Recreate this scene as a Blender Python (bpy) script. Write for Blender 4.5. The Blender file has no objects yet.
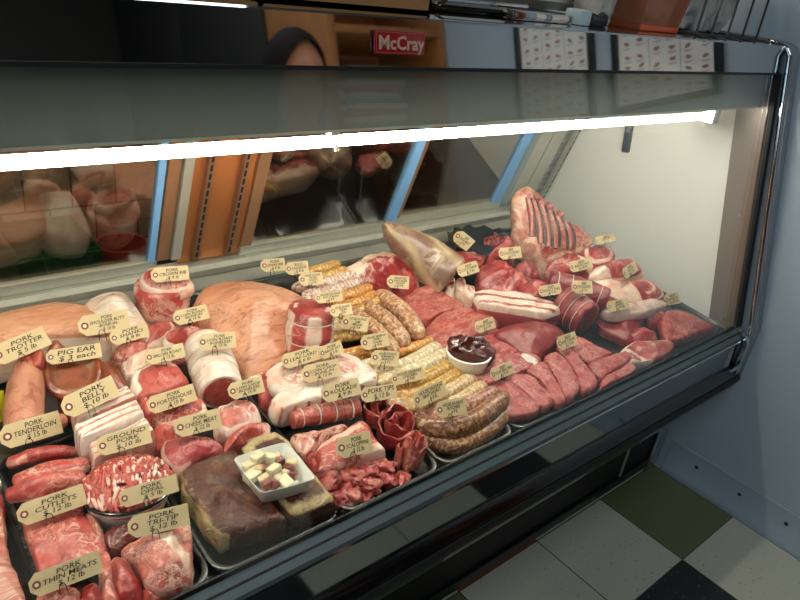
import bpy, bmesh, math, random
from mathutils import Vector, Matrix, noise
from math import sin, cos, pi, radians, sqrt
random.seed(7)
SC = bpy.context.scene
COL = SC.collection
H = 1.42                      # eye height of the photographer, metres
FPX = 684.24                  # focal length for an 800 px wide frame
# camera axes in world space (x along the case, y into the case, z up)
CR = Vector((0.760345, -0.636483, 0.129482))
CD = Vector((-0.198565, -0.417587, -0.886675))
CF = Vector((0.618423, 0.648468, -0.443894))
EYE = Vector((0, 0, H))

# ------------------------------------------------------------------ geometry
def ray(px, py):
    return CR * ((px - 400) / FPX) + CD * ((py - 300) / FPX) + CF
DZ0, DSL = .562, .10          # display deck: height at y=.64 and its slope up to the rear
def deck(y):
    return DZ0 + DSL * (y - .64)
def at(px, py, h=0.0):
    """point h above the sloping display deck"""
    d = ray(px, py)
    t = (DZ0 - DSL * .64 + h - H) / (d.z - DSL * d.y)
    return EYE + d * t
def on_y(px, py, y):
    d = ray(px, py); return EYE + d * (y / d.y)
def on_x(px, py, x):
    d = ray(px, py); return EYE + d * (x / d.x)
def on_z(px, py, z):
    d = ray(px, py); return EYE + d * ((z - H) / d.z)
def rear_y(z):
    return 1.395 - (z - .735) * .313
def mpp(p):
    """metres per photo pixel at a point"""
    return (p - EYE).dot(CF) / FPX

class MB:
    """collects vertices and faces for ONE mesh object"""
    def __init__(s):
        s.v = []; s.f = []; s.a = []; s.mi = []; s.m = 0
    def add(s, vs, fs, fat=None):
        o = len(s.v)
        s.v += [tuple(v) for v in vs]
        s.a += (list(fat) if fat is not None else [0.0] * len(vs))
        for q in fs:
            s.f.append(tuple(i + o for i in q)); s.mi.append(s.m)
    def box(s, x0, x1, y0, y1, z0, z1, bev=0.0, M=None, seg=2):
        bm = bmesh.new()
        bmesh.ops.create_cube(bm, size=1.0)
        for v in bm.verts:
            v.co = Vector(((x0 + x1) / 2 + v.co.x * (x1 - x0), (y0 + y1) / 2 + v.co.y * (y1 - y0), (z0 + z1) / 2 + v.co.z * (z1 - z0)))
        if bev > 0:
            bmesh.ops.bevel(bm, geom=list(bm.edges), offset=bev, segments=seg, affect='EDGES', profile=.5)
        s.bm(bm, M)
    def bm(s, bm, M=None):
        bm.verts.index_update()
        s.add([(M @ v.co if M else v.co.copy()) for v in bm.verts], [[v.index for v in f.verts] for f in bm.faces])
        bm.free()
    def prism(s, prof, x0, x1, axis='x'):
        """profile (a,b) pairs extruded: axis x -> (x,a,b); y -> (a,y,b); z -> (a,b,z)"""
        n = len(prof)
        mk = {'x': lambda t, a, b: (t, a, b), 'y': lambda t, a, b: (a, t, b), 'z': lambda t, a, b: (a, b, t)}[axis]
        vs = [mk(x0, a, b) for a, b in prof] + [mk(x1, a, b) for a, b in prof]
        fs = [(i, (i + 1) % n, n + (i + 1) % n, n + i) for i in range(n)] + [tuple(range(n))[::-1], tuple(range(n, 2 * n))]
        s.add(vs, fs)
    def tube(s, pts, r, n=10, cap=True, closed=False, fl=1.0):
        pts = [Vector(p) for p in pts]; m = len(pts)
        rr = r if isinstance(r, (list, tuple)) else [r] * m
        up = Vector((0, 0, 1)); vs = []; fs = []
        prev = None
        for i, p in enumerate(pts):
            if closed: t = pts[(i + 1) % m] - pts[i - 1]
            else: t = pts[min(i + 1, m - 1)] - pts[max(i - 1, 0)]
            t = t.normalized() if t.length > 1e-9 else Vector((1, 0, 0))
            if prev is None:
                a = t.cross(up)
                if a.length < .05: a = t.cross(Vector((1, 0, 0)))
                a.normalize()
            else:
                a = (prev - t * prev.dot(t)).normalized()
            prev = a; b = a.cross(t)
            for k in range(n):
                w = 2 * pi * k / n
                vs.append(p + a * (cos(w) * rr[i]) + b * (sin(w) * rr[i] * fl))
        for i in range(m if closed else m - 1):
            j = (i + 1) % m
            for k in range(n):
                fs.append((i * n + k, i * n + (k + 1) % n, j * n + (k + 1) % n, j * n + k))
        if cap and not closed:
            fs.append(tuple(range(n))[::-1]); fs.append(tuple((m - 1) * n + k for k in range(n)))
        s.add(vs, fs)
    def lathe(s, prof, n=24, c=(0, 0, 0)):
        vs = []; fs = []; m = len(prof)
        for r, z in prof:
            for k in range(n):
                w = 2 * pi * k / n; vs.append((c[0] + r * cos(w), c[1] + r * sin(w), c[2] + z))
        for i in range(m - 1):
            for k in range(n):
                fs.append((i * n + k, i * n + (k + 1) % n, (i + 1) * n + (k + 1) % n, (i + 1) * n + k))
        s.add(vs, fs)
    def build(s, name, mat, parent=None, smooth=True, loc=None, angle=None):
        me = bpy.data.meshes.new(name)
        off = Vector(loc) if loc is not None else Vector((0, 0, 0))
        me.from_pydata([tuple(Vector(v) - off) for v in s.v], [], s.f)
        mats = mat if isinstance(mat, (list, tuple)) else [mat]
        for m in mats: me.materials.append(m)
        if len(mats) > 1: me.polygons.foreach_set('material_index', s.mi)
        if any(s.a):
            at_ = me.attributes.new('fat', 'FLOAT', 'POINT'); at_.data.foreach_set('value', s.a)
        bm = bmesh.new(); bm.from_mesh(me); bmesh.ops.recalc_face_normals(bm, faces=bm.faces); bm.to_mesh(me); bm.free()
        if smooth:
            me.polygons.foreach_set('use_smooth', [True] * len(me.polygons))
            me.set_sharp_from_angle(angle=radians(angle if angle else 40))
        me.update()
        o = bpy.data.objects.new(name, me); COL.objects.link(o)
        if loc is not None: o.location = loc
        if parent is not None:
            o.parent = parent
            o.matrix_parent_inverse = Matrix.Translation(-parent.location) if parent.rotation_euler[2] == 0 else parent.matrix_basis.inverted()
        return o

def tag(o, label, cat, group=None, kind=None):
    o['label'] = label; o['category'] = cat
    if group: o['group'] = group
    if kind: o['kind'] = kind
    return o
def empty(name, loc, label=None, cat=None, group=None):
    o = bpy.data.objects.new(name, None); COL.objects.link(o); o.location = loc; o.empty_display_size = .02
    if label: tag(o, label, cat, group)
    return o
def struct(o):
    o['kind'] = 'structure'; return o

# ------------------------------------------------------------------ materials
def new_mat(name):
    m = bpy.data.materials.new(name); m.use_nodes = True
    nt = m.node_tree; b = nt.nodes['Principled BSDF']
    return m, nt, b
def rgb(h):
    h = h.lstrip('#'); c = [int(h[i:i + 2], 16) / 255 for i in (0, 2, 4)]
    return tuple(((x / 12.92) if x <= .04045 else ((x + .055) / 1.055) ** 2.4) for x in c) + (1,)
def N(nt, t, **kw):
    n = nt.nodes.new(t)
    for k, v in kw.items():
        if k.startswith('i_'): n.inputs[k[2:].replace('_', ' ')].default_value = v
        else: setattr(n, k, v)
    return n
def plain(name, col, rough=.5, metal=0.0, var=.12, scale=30, bump=0.0, coat=0.0, spec=.5):
    m, nt, b = new_mat(name)
    c = rgb(col) if isinstance(col, str) else col
    tc = N(nt, 'ShaderNodeTexCoord')
    no = N(nt, 'ShaderNodeTexNoise', i_Scale=scale, i_Detail=4.0)
    nt.links.new(tc.outputs['Object'], no.inputs['Vector'])
    mx = N(nt, 'ShaderNodeMix', data_type='RGBA')
    mx.inputs['A'].default_value = tuple(x * (1 - var) for x in c[:3]) + (1,)
    mx.inputs['B'].default_value = tuple(min(1, x * (1 + var)) for x in c[:3]) + (1,)
    nt.links.new(no.outputs['Fac'], mx.inputs['Factor']); nt.links.new(mx.outputs['Result'], b.inputs['Base Color'])
    b.inputs['Roughness'].default_value = rough; b.inputs['Metallic'].default_value = metal
    b.inputs['Coat Weight'].default_value = coat; b.inputs['Specular IOR Level'].default_value = spec
    if bump:
        bp = N(nt, 'ShaderNodeBump', i_Strength=bump, i_Distance=.002)
        nt.links.new(no.outputs['Fac'], bp.inputs['Height']); nt.links.new(bp.outputs['Normal'], b.inputs['Normal'])
    return m
def brushed(name, col, rough=.3, stretch=(1, 60, 60), metal=1.0):
    m, nt, b = new_mat(name); c = rgb(col)
    tc = N(nt, 'ShaderNodeTexCoord'); mp = N(nt, 'ShaderNodeMapping'); mp.inputs['Scale'].default_value = stretch
    no = N(nt, 'ShaderNodeTexNoise', i_Scale=8.0, i_Detail=5.0)
    nt.links.new(tc.outputs['Object'], mp.inputs['Vector']); nt.links.new(mp.outputs['Vector'], no.inputs['Vector'])
    mr = N(nt, 'ShaderNodeMapRange', i_To_Min=rough * .7, i_To_Max=rough * 1.3)
    nt.links.new(no.outputs['Fac'], mr.inputs['Value']); nt.links.new(mr.outputs['Result'], b.inputs['Roughness'])
    b.inputs['Base Color'].default_value = c; b.inputs['Metallic'].default_value = metal
    return m
def glass(name, tint=(.93, .97, .95), gain=1.0, ior=1.5, rough=0.0):
    m = bpy.data.materials.new(name); m.use_nodes = True; nt = m.node_tree; nt.nodes.clear()
    out = N(nt, 'ShaderNodeOutputMaterial'); mx = N(nt, 'ShaderNodeMixShader')
    tr = N(nt, 'ShaderNodeBsdfTransparent'); tr.inputs['Color'].default_value = tuple(tint) + (1,)
    gl = N(nt, 'ShaderNodeBsdfGlossy', i_Roughness=rough); gl.inputs['Color'].default_value = (1, 1, 1, 1)
    fr = N(nt, 'ShaderNodeFresnel', i_IOR=ior)
    ge = N(nt, 'ShaderNodeNewGeometry')
    # the same reflectance from either side of the pane
    cm = N(nt, 'ShaderNodeMix', data_type='FLOAT'); cm.inputs['A'].default_value = ior; cm.inputs['B'].default_value = 1 / ior
    nt.links.new(ge.outputs['Backfacing'], cm.inputs['Factor']); nt.links.new(cm.outputs['Result'], fr.inputs['IOR'])
    mu = N(nt, 'ShaderNodeMath', operation='MULTIPLY', use_clamp=True); mu.inputs[1].default_value = gain
    nt.links.new(fr.outputs['Fac'], mu.inputs[0]); nt.links.new(mu.outputs[0], mx.inputs['Fac'])
    nt.links.new(tr.outputs[0], mx.inputs[1]); nt.links.new(gl.outputs[0], mx.inputs[2]); nt.links.new(mx.outputs[0], out.inputs['Surface'])
    return m
def emit(name, col, st):
    m, nt, b = new_mat(name)
    b.inputs['Base Color'].default_value = (.9, .9, .9, 1)
    b.inputs['Emission Color'].default_value = col + (1,); b.inputs['Emission Strength'].default_value = st
    return m

def meat_mat(name, lean, lean2, fat, amt=.35, vein=.5, scale=40, stretch=(1, 1, 1), rough=.34, edge=.5, bump=.5, fatsharp=.12, coat=.35):
    """raw meat: lean colour patches, pale marbling at two sizes, and fat wherever the mesh's own 'fat' value says"""
    m, nt, b = new_mat(name); L = nt.links.new
    tc = N(nt, 'ShaderNodeTexCoord'); mp = N(nt, 'ShaderNodeMapping'); mp.inputs['Scale'].default_value = stretch
    oi = N(nt, 'ShaderNodeObjectInfo'); va = N(nt, 'ShaderNodeVectorMath', operation='ADD')
    sc_ = N(nt, 'ShaderNodeVectorMath', operation='SCALE'); cb = N(nt, 'ShaderNodeCombineXYZ')
    L(oi.outputs['Random'], cb.inputs['X']); L(oi.outputs['Random'], cb.inputs['Y']); L(cb.outputs[0], sc_.inputs[0]); sc_.inputs['Scale'].default_value = 7.3
    L(tc.outputs['Object'], mp.inputs['Vector']); L(mp.outputs['Vector'], va.inputs[0]); L(sc_.outputs[0], va.inputs[1])
    V = va.outputs[0]
    def no(k, det, dist=0.0, ro=.55):
        n = N(nt, 'ShaderNodeTexNoise', i_Scale=scale * k, i_Detail=det, i_Roughness=ro, i_Distortion=dist); L(V, n.inputs['Vector']); return n.outputs['Fac']
    def mr(x, a, b_, c=0.0, d=1.0):
        n = N(nt, 'ShaderNodeMapRange', i_From_Min=a, i_From_Max=b_, i_To_Min=c, i_To_Max=d); L(x, n.inputs['Value']); return n.outputs['Result']
    def ma(op, x, y):
        n = N(nt, 'ShaderNodeMath', operation=op)
        for i, q in enumerate((x, y)):
            if isinstance(q, (int, float)): n.inputs[i].default_value = q
            else: L(q, n.inputs[i])
        return n.outputs[0]
    def mix(f, x, y):
        n = N(nt, 'ShaderNodeMix', data_type='RGBA'); L(f, n.inputs['Factor'])
        for nm, q in (('A', x), ('B', y)):
            if isinstance(q, tuple): n.inputs[nm].default_value = q
            else: L(q, n.inputs[nm])
        return n.outputs['Result']
    n1, n2, n3, n4 = no(.6, 4.0, .6), no(1.0, 5.0, .9), no(.4, 2.0), no(4.5, 3.0)
    dp = lambda c: (c[0] * .78, c[1] * .57, c[2] * .53, 1)
    l1, l2 = dp(rgb(lean)), dp(rgb(lean2)); dk = (l1[0] * .55, l1[1] * .36, l1[2] * .40, 1)
    a = mix(mr(n1, .36, .62), l1, l2)
    a = mix(mr(no(1.7, 4.0, 1.0), .50, .70, 0, .75), a, dk)
    ridge = lambda x, w: mr(ma('ABSOLUTE', ma('SUBTRACT', x, .5), 0.0), .25 * w, w, 1.0, 0.0)
    v1 = ma('MULTIPLY', ridge(n2, .028 + .05 * amt), mr(n3, .62 - .38 * amt, .70 - .30 * amt))
    v2 = ma('MULTIPLY', ridge(no(2.6, 3.0, .8), .03 + .04 * amt), mr(no(.8, 2.0), .56 - .25 * amt, .66 - .2 * amt, 0, .75))
    v = ma('MULTIPLY', ma('MAXIMUM', v1, v2), min(.9, vein * 1.15))
    at_ = N(nt, 'ShaderNodeAttribute', attribute_name='fat')
    nn = ma('ADD', ma('MULTIPLY', n2, edge), at_.outputs['Fac'])
    f4 = mr(nn, .5 + edge * .5 - fatsharp, .5 + edge * .5 + fatsharp)
    f = rgb(fat); fb = (f[0] * .88, f[1] * .62, f[2] * .52, 1)
    fc = mix(mr(n1, .46, .68), f, fb)
    fc = mix(mr(no(1.3, 4.0, 1.4), .60, .68, 0, .55), fc, l2)
    c = mix(ma('MAXIMUM', v, f4), a, fc)
    L(c, b.inputs['Base Color'])
    b.inputs['Roughness'].default_value = rough; b.inputs['Coat Weight'].default_value = coat; b.inputs['Coat Roughness'].default_value = .08
    bp = N(nt, 'ShaderNodeBump', i_Strength=min(1.0, bump * 1.5), i_Distance=.004)
    L(ma('ADD', ma('MULTIPLY', n4, .25), ma('ADD', n2, ma('MULTIPLY', v, .12))), bp.inputs['Height'])
    L(bp.outputs['Normal'], b.inputs['Normal']); L(bp.outputs['Normal'], b.inputs['Coat Normal'])
    return m
def sausage_mat(name, base, fleck, dark, amt=.5, scale=130):
    m, nt, b = new_mat(name); L = nt.links.new
    tc = N(nt, 'ShaderNodeTexCoord'); n1 = N(nt, 'ShaderNodeTexNoise', i_Scale=scale, i_Detail=2.0); n2 = N(nt, 'ShaderNodeTexNoise', i_Scale=scale * .8, i_Detail=1.0)
    n3 = N(nt, 'ShaderNodeTexNoise', i_Scale=25.0)
    mp = N(nt, 'ShaderNodeMapping'); mp.inputs['Location'].default_value = (3, 7, 1)
    L(tc.outputs['Object'], n1.inputs['Vector']); L(tc.outputs['Object'], mp.inputs['Vector']); L(mp.outputs[0], n2.inputs['Vector']); L(tc.outputs['Object'], n3.inputs['Vector'])
    a = N(nt, 'ShaderNodeMix', data_type='RGBA'); a.inputs['A'].default_value = rgb(base); a.inputs['B'].default_value = rgb(fleck)
    r = N(nt, 'ShaderNodeMapRange', i_From_Min=.6 - .15 * amt, i_From_Max=.68 - .15 * amt); L(n1.outputs['Fac'], r.inputs['Value']); L(r.outputs[0], a.inputs['Factor'])
    c = N(nt, 'ShaderNodeMix', data_type='RGBA'); L(a.outputs['Result'], c.inputs['A']); c.inputs['B'].default_value = rgb(dark)
    r2 = N(nt, 'ShaderNodeMapRange', i_From_Min=.57, i_From_Max=.66, i_To_Max=.8); L(n2.outputs['Fac'], r2.inputs['Value']); L(r2.outputs[0], c.inputs['Factor'])
    L(c.outputs['Result'], b.inputs['Base Color'])
    b.inputs['Roughness'].default_value = .38; b.inputs['Coat Weight'].default_value = .3; b.inputs['Coat Roughness'].default_value = .2
    bp = N(nt, 'ShaderNodeBump', i_Strength=.35, i_Distance=.002); L(n1.outputs['Fac'], bp.inputs['Height']); L(bp.outputs[0], b.inputs['Normal'])
    return m

M_steel = brushed('stainless', '#b9bcbc', .28)
M_mirror = brushed('polished_steel', '#c6cacd', .035)
M_chrome = brushed('chrome', '#cfd3d8', .08)
M_alu = brushed('aluminium', '#b9baae', .35, metal=.35)
M_warm_reflect = brushed('steel_orange_reflection', '#c9824f', .22, (60, 60, 1), metal=.45)  # stainless panel: the orange it mirrors is put into the base colour
M_brown = brushed('bronze_alu', '#a07a5c', .4, (60, 60, 1), metal=.4)
M_blue = plain('blue_edge', '#7fb4e8', .35)  # flat pale blue for the door stile edges
M_black = plain('black_plastic', '#17191a', .38)
M_gloss_black = plain('gloss_black', '#0b0c0d', .16, coat=.3)
M_rubber = plain('black_rubber', '#101112', .6)
M_white = plain('white_enamel', '#f3f2ec', .4, var=.015)
M_hood = plain('grey_hood', '#6f766f', .45, var=.05)
M_porc = plain('white_porcelain', '#f8f6ee', .2, var=.01, coat=0, spec=.35)
M_frp = plain('wall_panel', '#a9b9c4', .38, var=.04, scale=60, bump=.15)
M_wood = plain('wood', '#a06a3c', .45, var=.25, scale=14)
M_paper = plain('white_paper', '#e8e6e0', .7, var=.03)
M_card = plain('cardboard', '#8a6236', .8, var=.1, scale=18)
M_glass = glass('front_glass', (.95, .975, .96), 1.0)
M_rglass = glass('rear_glass', (.80, .74, .66), 3.6)
# ================================================================== the room
XW = 2.0
def floor_material():
    m, nt, b = new_mat('vinyl_tiles'); L = nt.links.new
    tc = N(nt, 'ShaderNodeTexCoord'); sp = N(nt, 'ShaderNodeSeparateXYZ'); L(tc.outputs['Object'], sp.inputs[0])
    def idx(ax, o, s):
        a = N(nt, 'ShaderNodeMath', operation='SUBTRACT'); L(sp.outputs[ax], a.inputs[0]); a.inputs[1].default_value = o
        d = N(nt, 'ShaderNodeMath', operation='DIVIDE'); L(a.outputs[0], d.inputs[0]); d.inputs[1].default_value = s
        f = N(nt, 'ShaderNodeMath', operation='FLOOR'); L(d.outputs[0], f.inputs[0])
        fr = N(nt, 'ShaderNodeMath', operation='FRACT'); L(d.outputs[0], fr.inputs[0])
        return f.outputs[0], fr.outputs[0]
    ix, fx = idx(0, 1.674, .312); iy, fy = idx(1, .444, .284)
    def math(op, a, b_=None, c=None):
        n = N(nt, 'ShaderNodeMath', operation=op)
        for i, q in enumerate((a, b_, c)):
            if q is None: continue
            if isinstance(q, (int, float)): n.inputs[i].default_value = q
            else: L(q, n.inputs[i])
        return n.outputs[0]
    par = math('GREATER_THAN', math('FLOORED_MODULO', math('SUBTRACT', ix, iy), 3.0), .5)     # 0: coloured diagonal, 1: cream
    k = math('FLOORED_MODULO', iy, 3.0)
    isg = math('COMPARE', k, 0.0, .1); iso = math('COMPARE', k, 1.0, .1)
    def mix(f, a, b_):
        n = N(nt, 'ShaderNodeMix', data_type='RGBA'); L(f, n.inputs['Factor'])
        for nm, q in (('A', a), ('B', b_)):
            if isinstance(q, tuple): n.inputs[nm].default_value = q
            else: L(q, n.inputs[nm])
        return n.outputs['Result']
    c = mix(isg, rgb('#1d1e20'), rgb('#626a45')); c = mix(iso, c, rgb('#8d4b2c')); c = mix(par, c, rgb('#bdbcab'))
    # short flecks in the vinyl
    mp = N(nt, 'ShaderNodeMapping'); mp.inputs['Scale'].default_value = (60, 170, 1); mp.inputs['Rotation'].default_value = (0, 0, .5); L(tc.outputs['Object'], mp.inputs[0])
    no = N(nt, 'ShaderNodeTexNoise', i_Scale=1.0, i_Detail=1.0); L(mp.outputs[0], no.inputs['Vector'])
    r = N(nt, 'ShaderNodeMapRange', i_From_Min=.68, i_From_Max=.73, i_To_Max=.75); L(no.outputs['Fac'], r.inputs['Value'])
    fl = mix(par, rgb('#7c8070'), rgb('#5e5a4b')); c2 = mix(r.outputs[0], c, fl)
    ex = math('MINIMUM', math('MINIMUM', fx, math('SUBTRACT', 1.0, fx)), math('MINIMUM', fy, math('SUBTRACT', 1.0, fy)))
    c3 = mix(math('LESS_THAN', ex, .006), c2, rgb('#3a3a34'))
    L(c3, b.inputs['Base Color']); b.inputs['Roughness'].default_value = .42
    return m
q = MB(); q.box(-2.6, XW + .1, -2.6, 3.2, -.06, 0); struct(q.build('floor', floor_material(), smooth=False))
q = MB(); q.box(-2.6, XW + .1, -2.6, 3.2, 2.7, 2.76); struct(q.build('ceiling', plain('ceiling_paint', '#8d8d88', .8)))
q = MB(); q.box(XW, XW + .1, -2.6, 3.2, 0, 2.7); struct(q.build('wall_right', M_frp))
M_dark = plain('charcoal_paint', '#231f1c', .7)
q = MB(); q.box(-2.6, XW, -2.6, -2.5, 0, 2.7); struct(q.build('wall_front', M_dark))
q = MB(); q.box(-2.6, -2.5, -2.5, -1.9, 0, 2.7); q.box(-2.6, -2.5, .5, 3.2, 0, 2.7); q.box(-2.6, -2.5, -1.9, .5, 0, .9); q.box(-2.6, -2.5, -1.9, .5, 2.3, 2.7)
struct(q.build('wall_left', M_dark))
q = MB()
for a, b_, c_, d_ in ((-1.9, .5, .9, .96), (-1.9, .5, 2.24, 2.3), (-1.9, -1.84, .96, 2.24), (.44, .5, .96, 2.24), (-.73, -.67, .96, 2.24)):
    q.box(-2.58, -2.52, a, b_, c_, d_, .006)
w1 = struct(q.build('window_1', M_white))
q = MB(); q.box(-2.553, -2.547, -1.84, .44, .96, 2.24); q.build('window_glass', M_glass, w1)
# rear (staff side) wall with large beige tiles
def tile_mat():
    m, nt, b = new_mat('beige_wall_tile'); tc = N(nt, 'ShaderNodeTexCoord'); mp = N(nt, 'ShaderNodeMapping')
    mp.inputs['Rotation'].default_value = (pi / 2, 0, 0)
    br = N(nt, 'ShaderNodeTexBrick', i_Scale=1.0); br.offset = .5
    br.inputs['Brick Width'].default_value = .155; br.inputs['Row Height'].default_value = .155; br.inputs['Mortar Size'].default_value = .003
    br.inputs['Color1'].default_value = rgb('#b7a794'); br.inputs['Color2'].default_value = rgb('#a99884'); br.inputs['Mortar'].default_value = rgb('#4c443b')
    nt.links.new(tc.outputs['Object'], mp.inputs[0]); nt.links.new(mp.outputs[0], br.inputs['Vector']); nt.links.new(br.outputs['Color'], b.inputs['Base Color'])
    b.inputs['Roughness'].default_value = .3
    return m
q = MB(); q.box(-2.6, XW, 2.5, 2.6, 0, 2.7); struct(q.build('wall_rear', tile_mat()))
# metal kick plate on the right wall, with screws
q = MB(); q.prism([(XW, 0), (XW - .014, 0), (XW - .014, .022), (XW - .006, .034), (XW - .004, .12), (XW, .12)], -2.5, .70, 'y')
bb = struct(q.build('baseboard_right', brushed('kick_plate', '#a9bac6', .4, (60, 1, 60), metal=.25)))
for i in range(14):
    q = MB(); y = .60 - i * .145
    q.lathe([(0, .0025), (.004, .002), (.006, 0)], 12); o = q.build('screw', M_black, None); o.rotation_euler = (0, -pi / 2, 0); o.location = (XW - .005, y, .078); o.parent = bb

# ================================================================== display case (one thing)
XL, XR = -.62, 1.955
case = empty('display_case', (.68, 1.0, 0), 'long stainless butcher display case with sloping glass front, full of meat', 'display case')
P = lambda mb, name, mat, par=case, **k: mb.build(name, mat, par, **k)
TG = math.tan(radians(11.0))
gy = lambda z: .627 + (z - .600) * TG * 1.055        # glass line
q = MB(); q.box(XL, XR + .02, .735, 1.40, 0.0, .405, .004); P(q, 'base', M_rubber)
q = MB(); q.prism([(.62, .40), (.62, .548), (.64, .556), (1.40, .632), (1.40, .638), (1.43, .638), (1.43, .40)], XL, XR + .01); P(q, 'tank', M_steel)
q = MB(); q.prism([(.5985, .492), (.5985, .5725), (.622, .5725), (.622, .492)], XL, XR - .012); P(q, 'front_rail', brushed('dark_polished_steel', '#83898c', .07))
q = MB(); q.prism([(.600, .573), (.602, .5815), (.607, .585), (.628, .597), (.634, .590), (.634, .573)], XL, XR - .012); P(q, 'glass_sill', brushed('sill_alu', '#505d5f', .5, metal=.15))
q = MB(); q.prism([(.5975, .5705), (.5965, .573), (.5985, .5755), (.601, .573)], XL, XR - .012); P(q, 'sill_bead', M_chrome)
q = MB(); q.box(XL, XR - .02, .6295, .6335, .596, .606); P(q, 'glass_gasket', M_rubber)
q = MB(); q.prism([(.60, .40), (.585, .41), (.578, .43), (.578, .462), (.586, .478), (.60, .490), (.622, .491), (.622, .40)], XL, XR + .005); P(q, 'bumper', M_gloss_black)
q = MB(); q.prism([(.574, .44), (.570, .446), (.570, .456), (.574, .462), (.5785, .462), (.5785, .44)], XL, XR); P(q, 'bumper_strip', M_rubber)
# front glass pane
q = MB(); z0, z1 = .598, 1.284
q.prism([(gy(z0), z0), (gy(z1), z1), (gy(z1) + .006, z1), (gy(z0) + .006, z0)], XL + .02, XR - .008); P(q, 'front_glass', M_glass, smooth=False)
# canopy: mirror face, top deck, light hood behind the glass
q = MB(); q.prism([(.764, 1.283), (.7755, 1.3445), (.7775, 1.3472), (.785, 1.348), (1.23, 1.348), (1.23, 1.335), (.786, 1.335), (.772, 1.283)], XL, XR + .02); cn = P(q, 'canopy', M_mirror, angle=20)
q = MB(); q.prism([(.763, 1.2775), (.763, 1.283), (.772, 1.283), (.774, 1.2775)], XL, XR); P(q, 'canopy_trim', M_rubber)
q = MB(); q.prism([(.774, 1.279), (.774, 1.334), (1.225, 1.334), (1.225, 1.27), (.83, 1.27), (.806, 1.19), (.792, 1.190)], XL, XR + .01); P(q, 'light_hood', M_hood)
q = MB(); q.prism([(.835, 1.2655), (.835, 1.2695), (1.222, 1.2695), (1.222, 1.2655)], XL + .01, XR); q.prism([(.812, 1.192), (.8135, 1.191), (.836, 1.2655), (.834, 1.2665)], XL + .01, XR); P(q, 'fill_reflector', plain('fill_reflector_grey', '#a9a89f', .5))  # added bounce sheets under the hood, filling and brightening the inside
q = MB(); q.box(XL + .02, XR, .791, .806, 1.1865, 1.1905); P(q, 'hood_edge', M_alu)
# fluorescent tube with its holders
tube_pt = lambda x: (x, .86, 1.1535)
q = MB(); q.tube([tube_pt(-.55), tube_pt(1.84)], .0088, 16); lamp = P(q, 'fluorescent_tube', emit('tube_light', (1.0, .93, .80), 66.0))
for x0, x1 in ((-.585, -.55), (1.84, 1.875)):
    q = MB(); q.box(x0, x1, .844, .876, 1.135, 1.172, .004); q.box(x0 + .01, x1 - .01, .852, .868, 1.165, 1.272); q.build('lamp_holder', M_white, case)
q = MB(); q.box(.615, .632, .848, .872, 1.164, 1.272, .002); q.tube([(.6235, .846, 1.151), (.6235, .844, 1.148), (.6235, .842, 1.142)], .0035, 8); q.build('lamp_clip', M_alu, case)
# right end panel and its strips
def endpoly(inset=0):
    return [(.612, .46), (gy(.60) + .012, .60), (gy(1.28) + .012, 1.28), (.80, 1.334), (1.215, 1.334), (rear_y(1.28), 1.28), (rear_y(.735) + .02, .735), (1.425, .64), (1.425, .46)]
q = MB(); q.prism(endpoly(), XR + .012, XR + .04); P(q, 'end_panel', M_white, smooth=False)
q = MB(); q.prism([(gy(.57) + .016, .57), (gy(1.28) + .016, 1.28), (gy(1.28) + .105, 1.28), (gy(.57) + .096, .57)], XR + .0085, XR + .0115); sp_ = P(q, 'end_strip', brushed('strip_brown_reflection', '#85766b', .4, (60, 60, 1), metal=.3))  # steel strip with its brownish reflection painted into the base colour
for z in (.60, .90, 1.22):
    q = MB(); q.tube([(XR + .0085, gy(z) + .05, z), (XR + .0065, gy(z) + .05, z)], .0045, 10); q.build('screw', M_chrome, sp_)
q = MB(); q.prism([(.598, .42), (.585, .44), (.583, .60), (gy(1.28) - .03, 1.272), (.745, 1.325), (.762, 1.348), (.785, 1.356), (1.2, 1.356), (1.2, 1.349), (.79, 1.349), (.771, 1.342), (gy(1.28) + .010, 1.28), (gy(.60) + .010, .60), (.628, .42)], XR + .008, XR + .043)
P(q, 'end_frame', plain('grey_trim', '#7d8790', .4))
q = MB(); q.tube([(XR + .004, .588, .45), (XR + .004, .594, .60), (XR + .004, gy(1.28) - .018, 1.275), (XR + .004, .758, 1.325), (XR + .004, .772, 1.343), (XR + .004, .80, 1.352), (XR + .004, 1.19, 1.352)], .007, 10)
P(q, 'chrome_edge', M_chrome)
q = MB(); q.prism([(gy(.60) - .004, .60), (gy(1.28) - .004, 1.28), (gy(1.28) + .012, 1.28), (gy(.60) + .012, .60)], XR - .012, XR + .006); P(q, 'glass_channel', M_rubber)
q = MB(); q.prism([(.580, .565), (.585, .580), (.60, .598), (.63, .604), (.63, .598), (.604, .590), (.592, .574), (.588, .55), (.592, .47), (.580, .47)], XR - .025, XR - .008); P(q, 'corner_cap', M_chrome)
q = MB(); q.prism(endpoly(), XL - .03, XL); P(q, 'end_panel', M_white, smooth=False)
# chrome corner post of the base
q = MB(); q.box(XR - .03, XR + .03, .722, .736, 0, .405, .003); P(q, 'base_corner_post', M_chrome)
q = MB(); q.box(XL, XR - .03, .724, .734, .02, .05, .003); P(q, 'kick_strip', M_black)
q = MB(); q.box(XR - .2, XR - .19, .727, .734, .05, .40, .002); P(q, 'grille_bar', M_alu)
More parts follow.
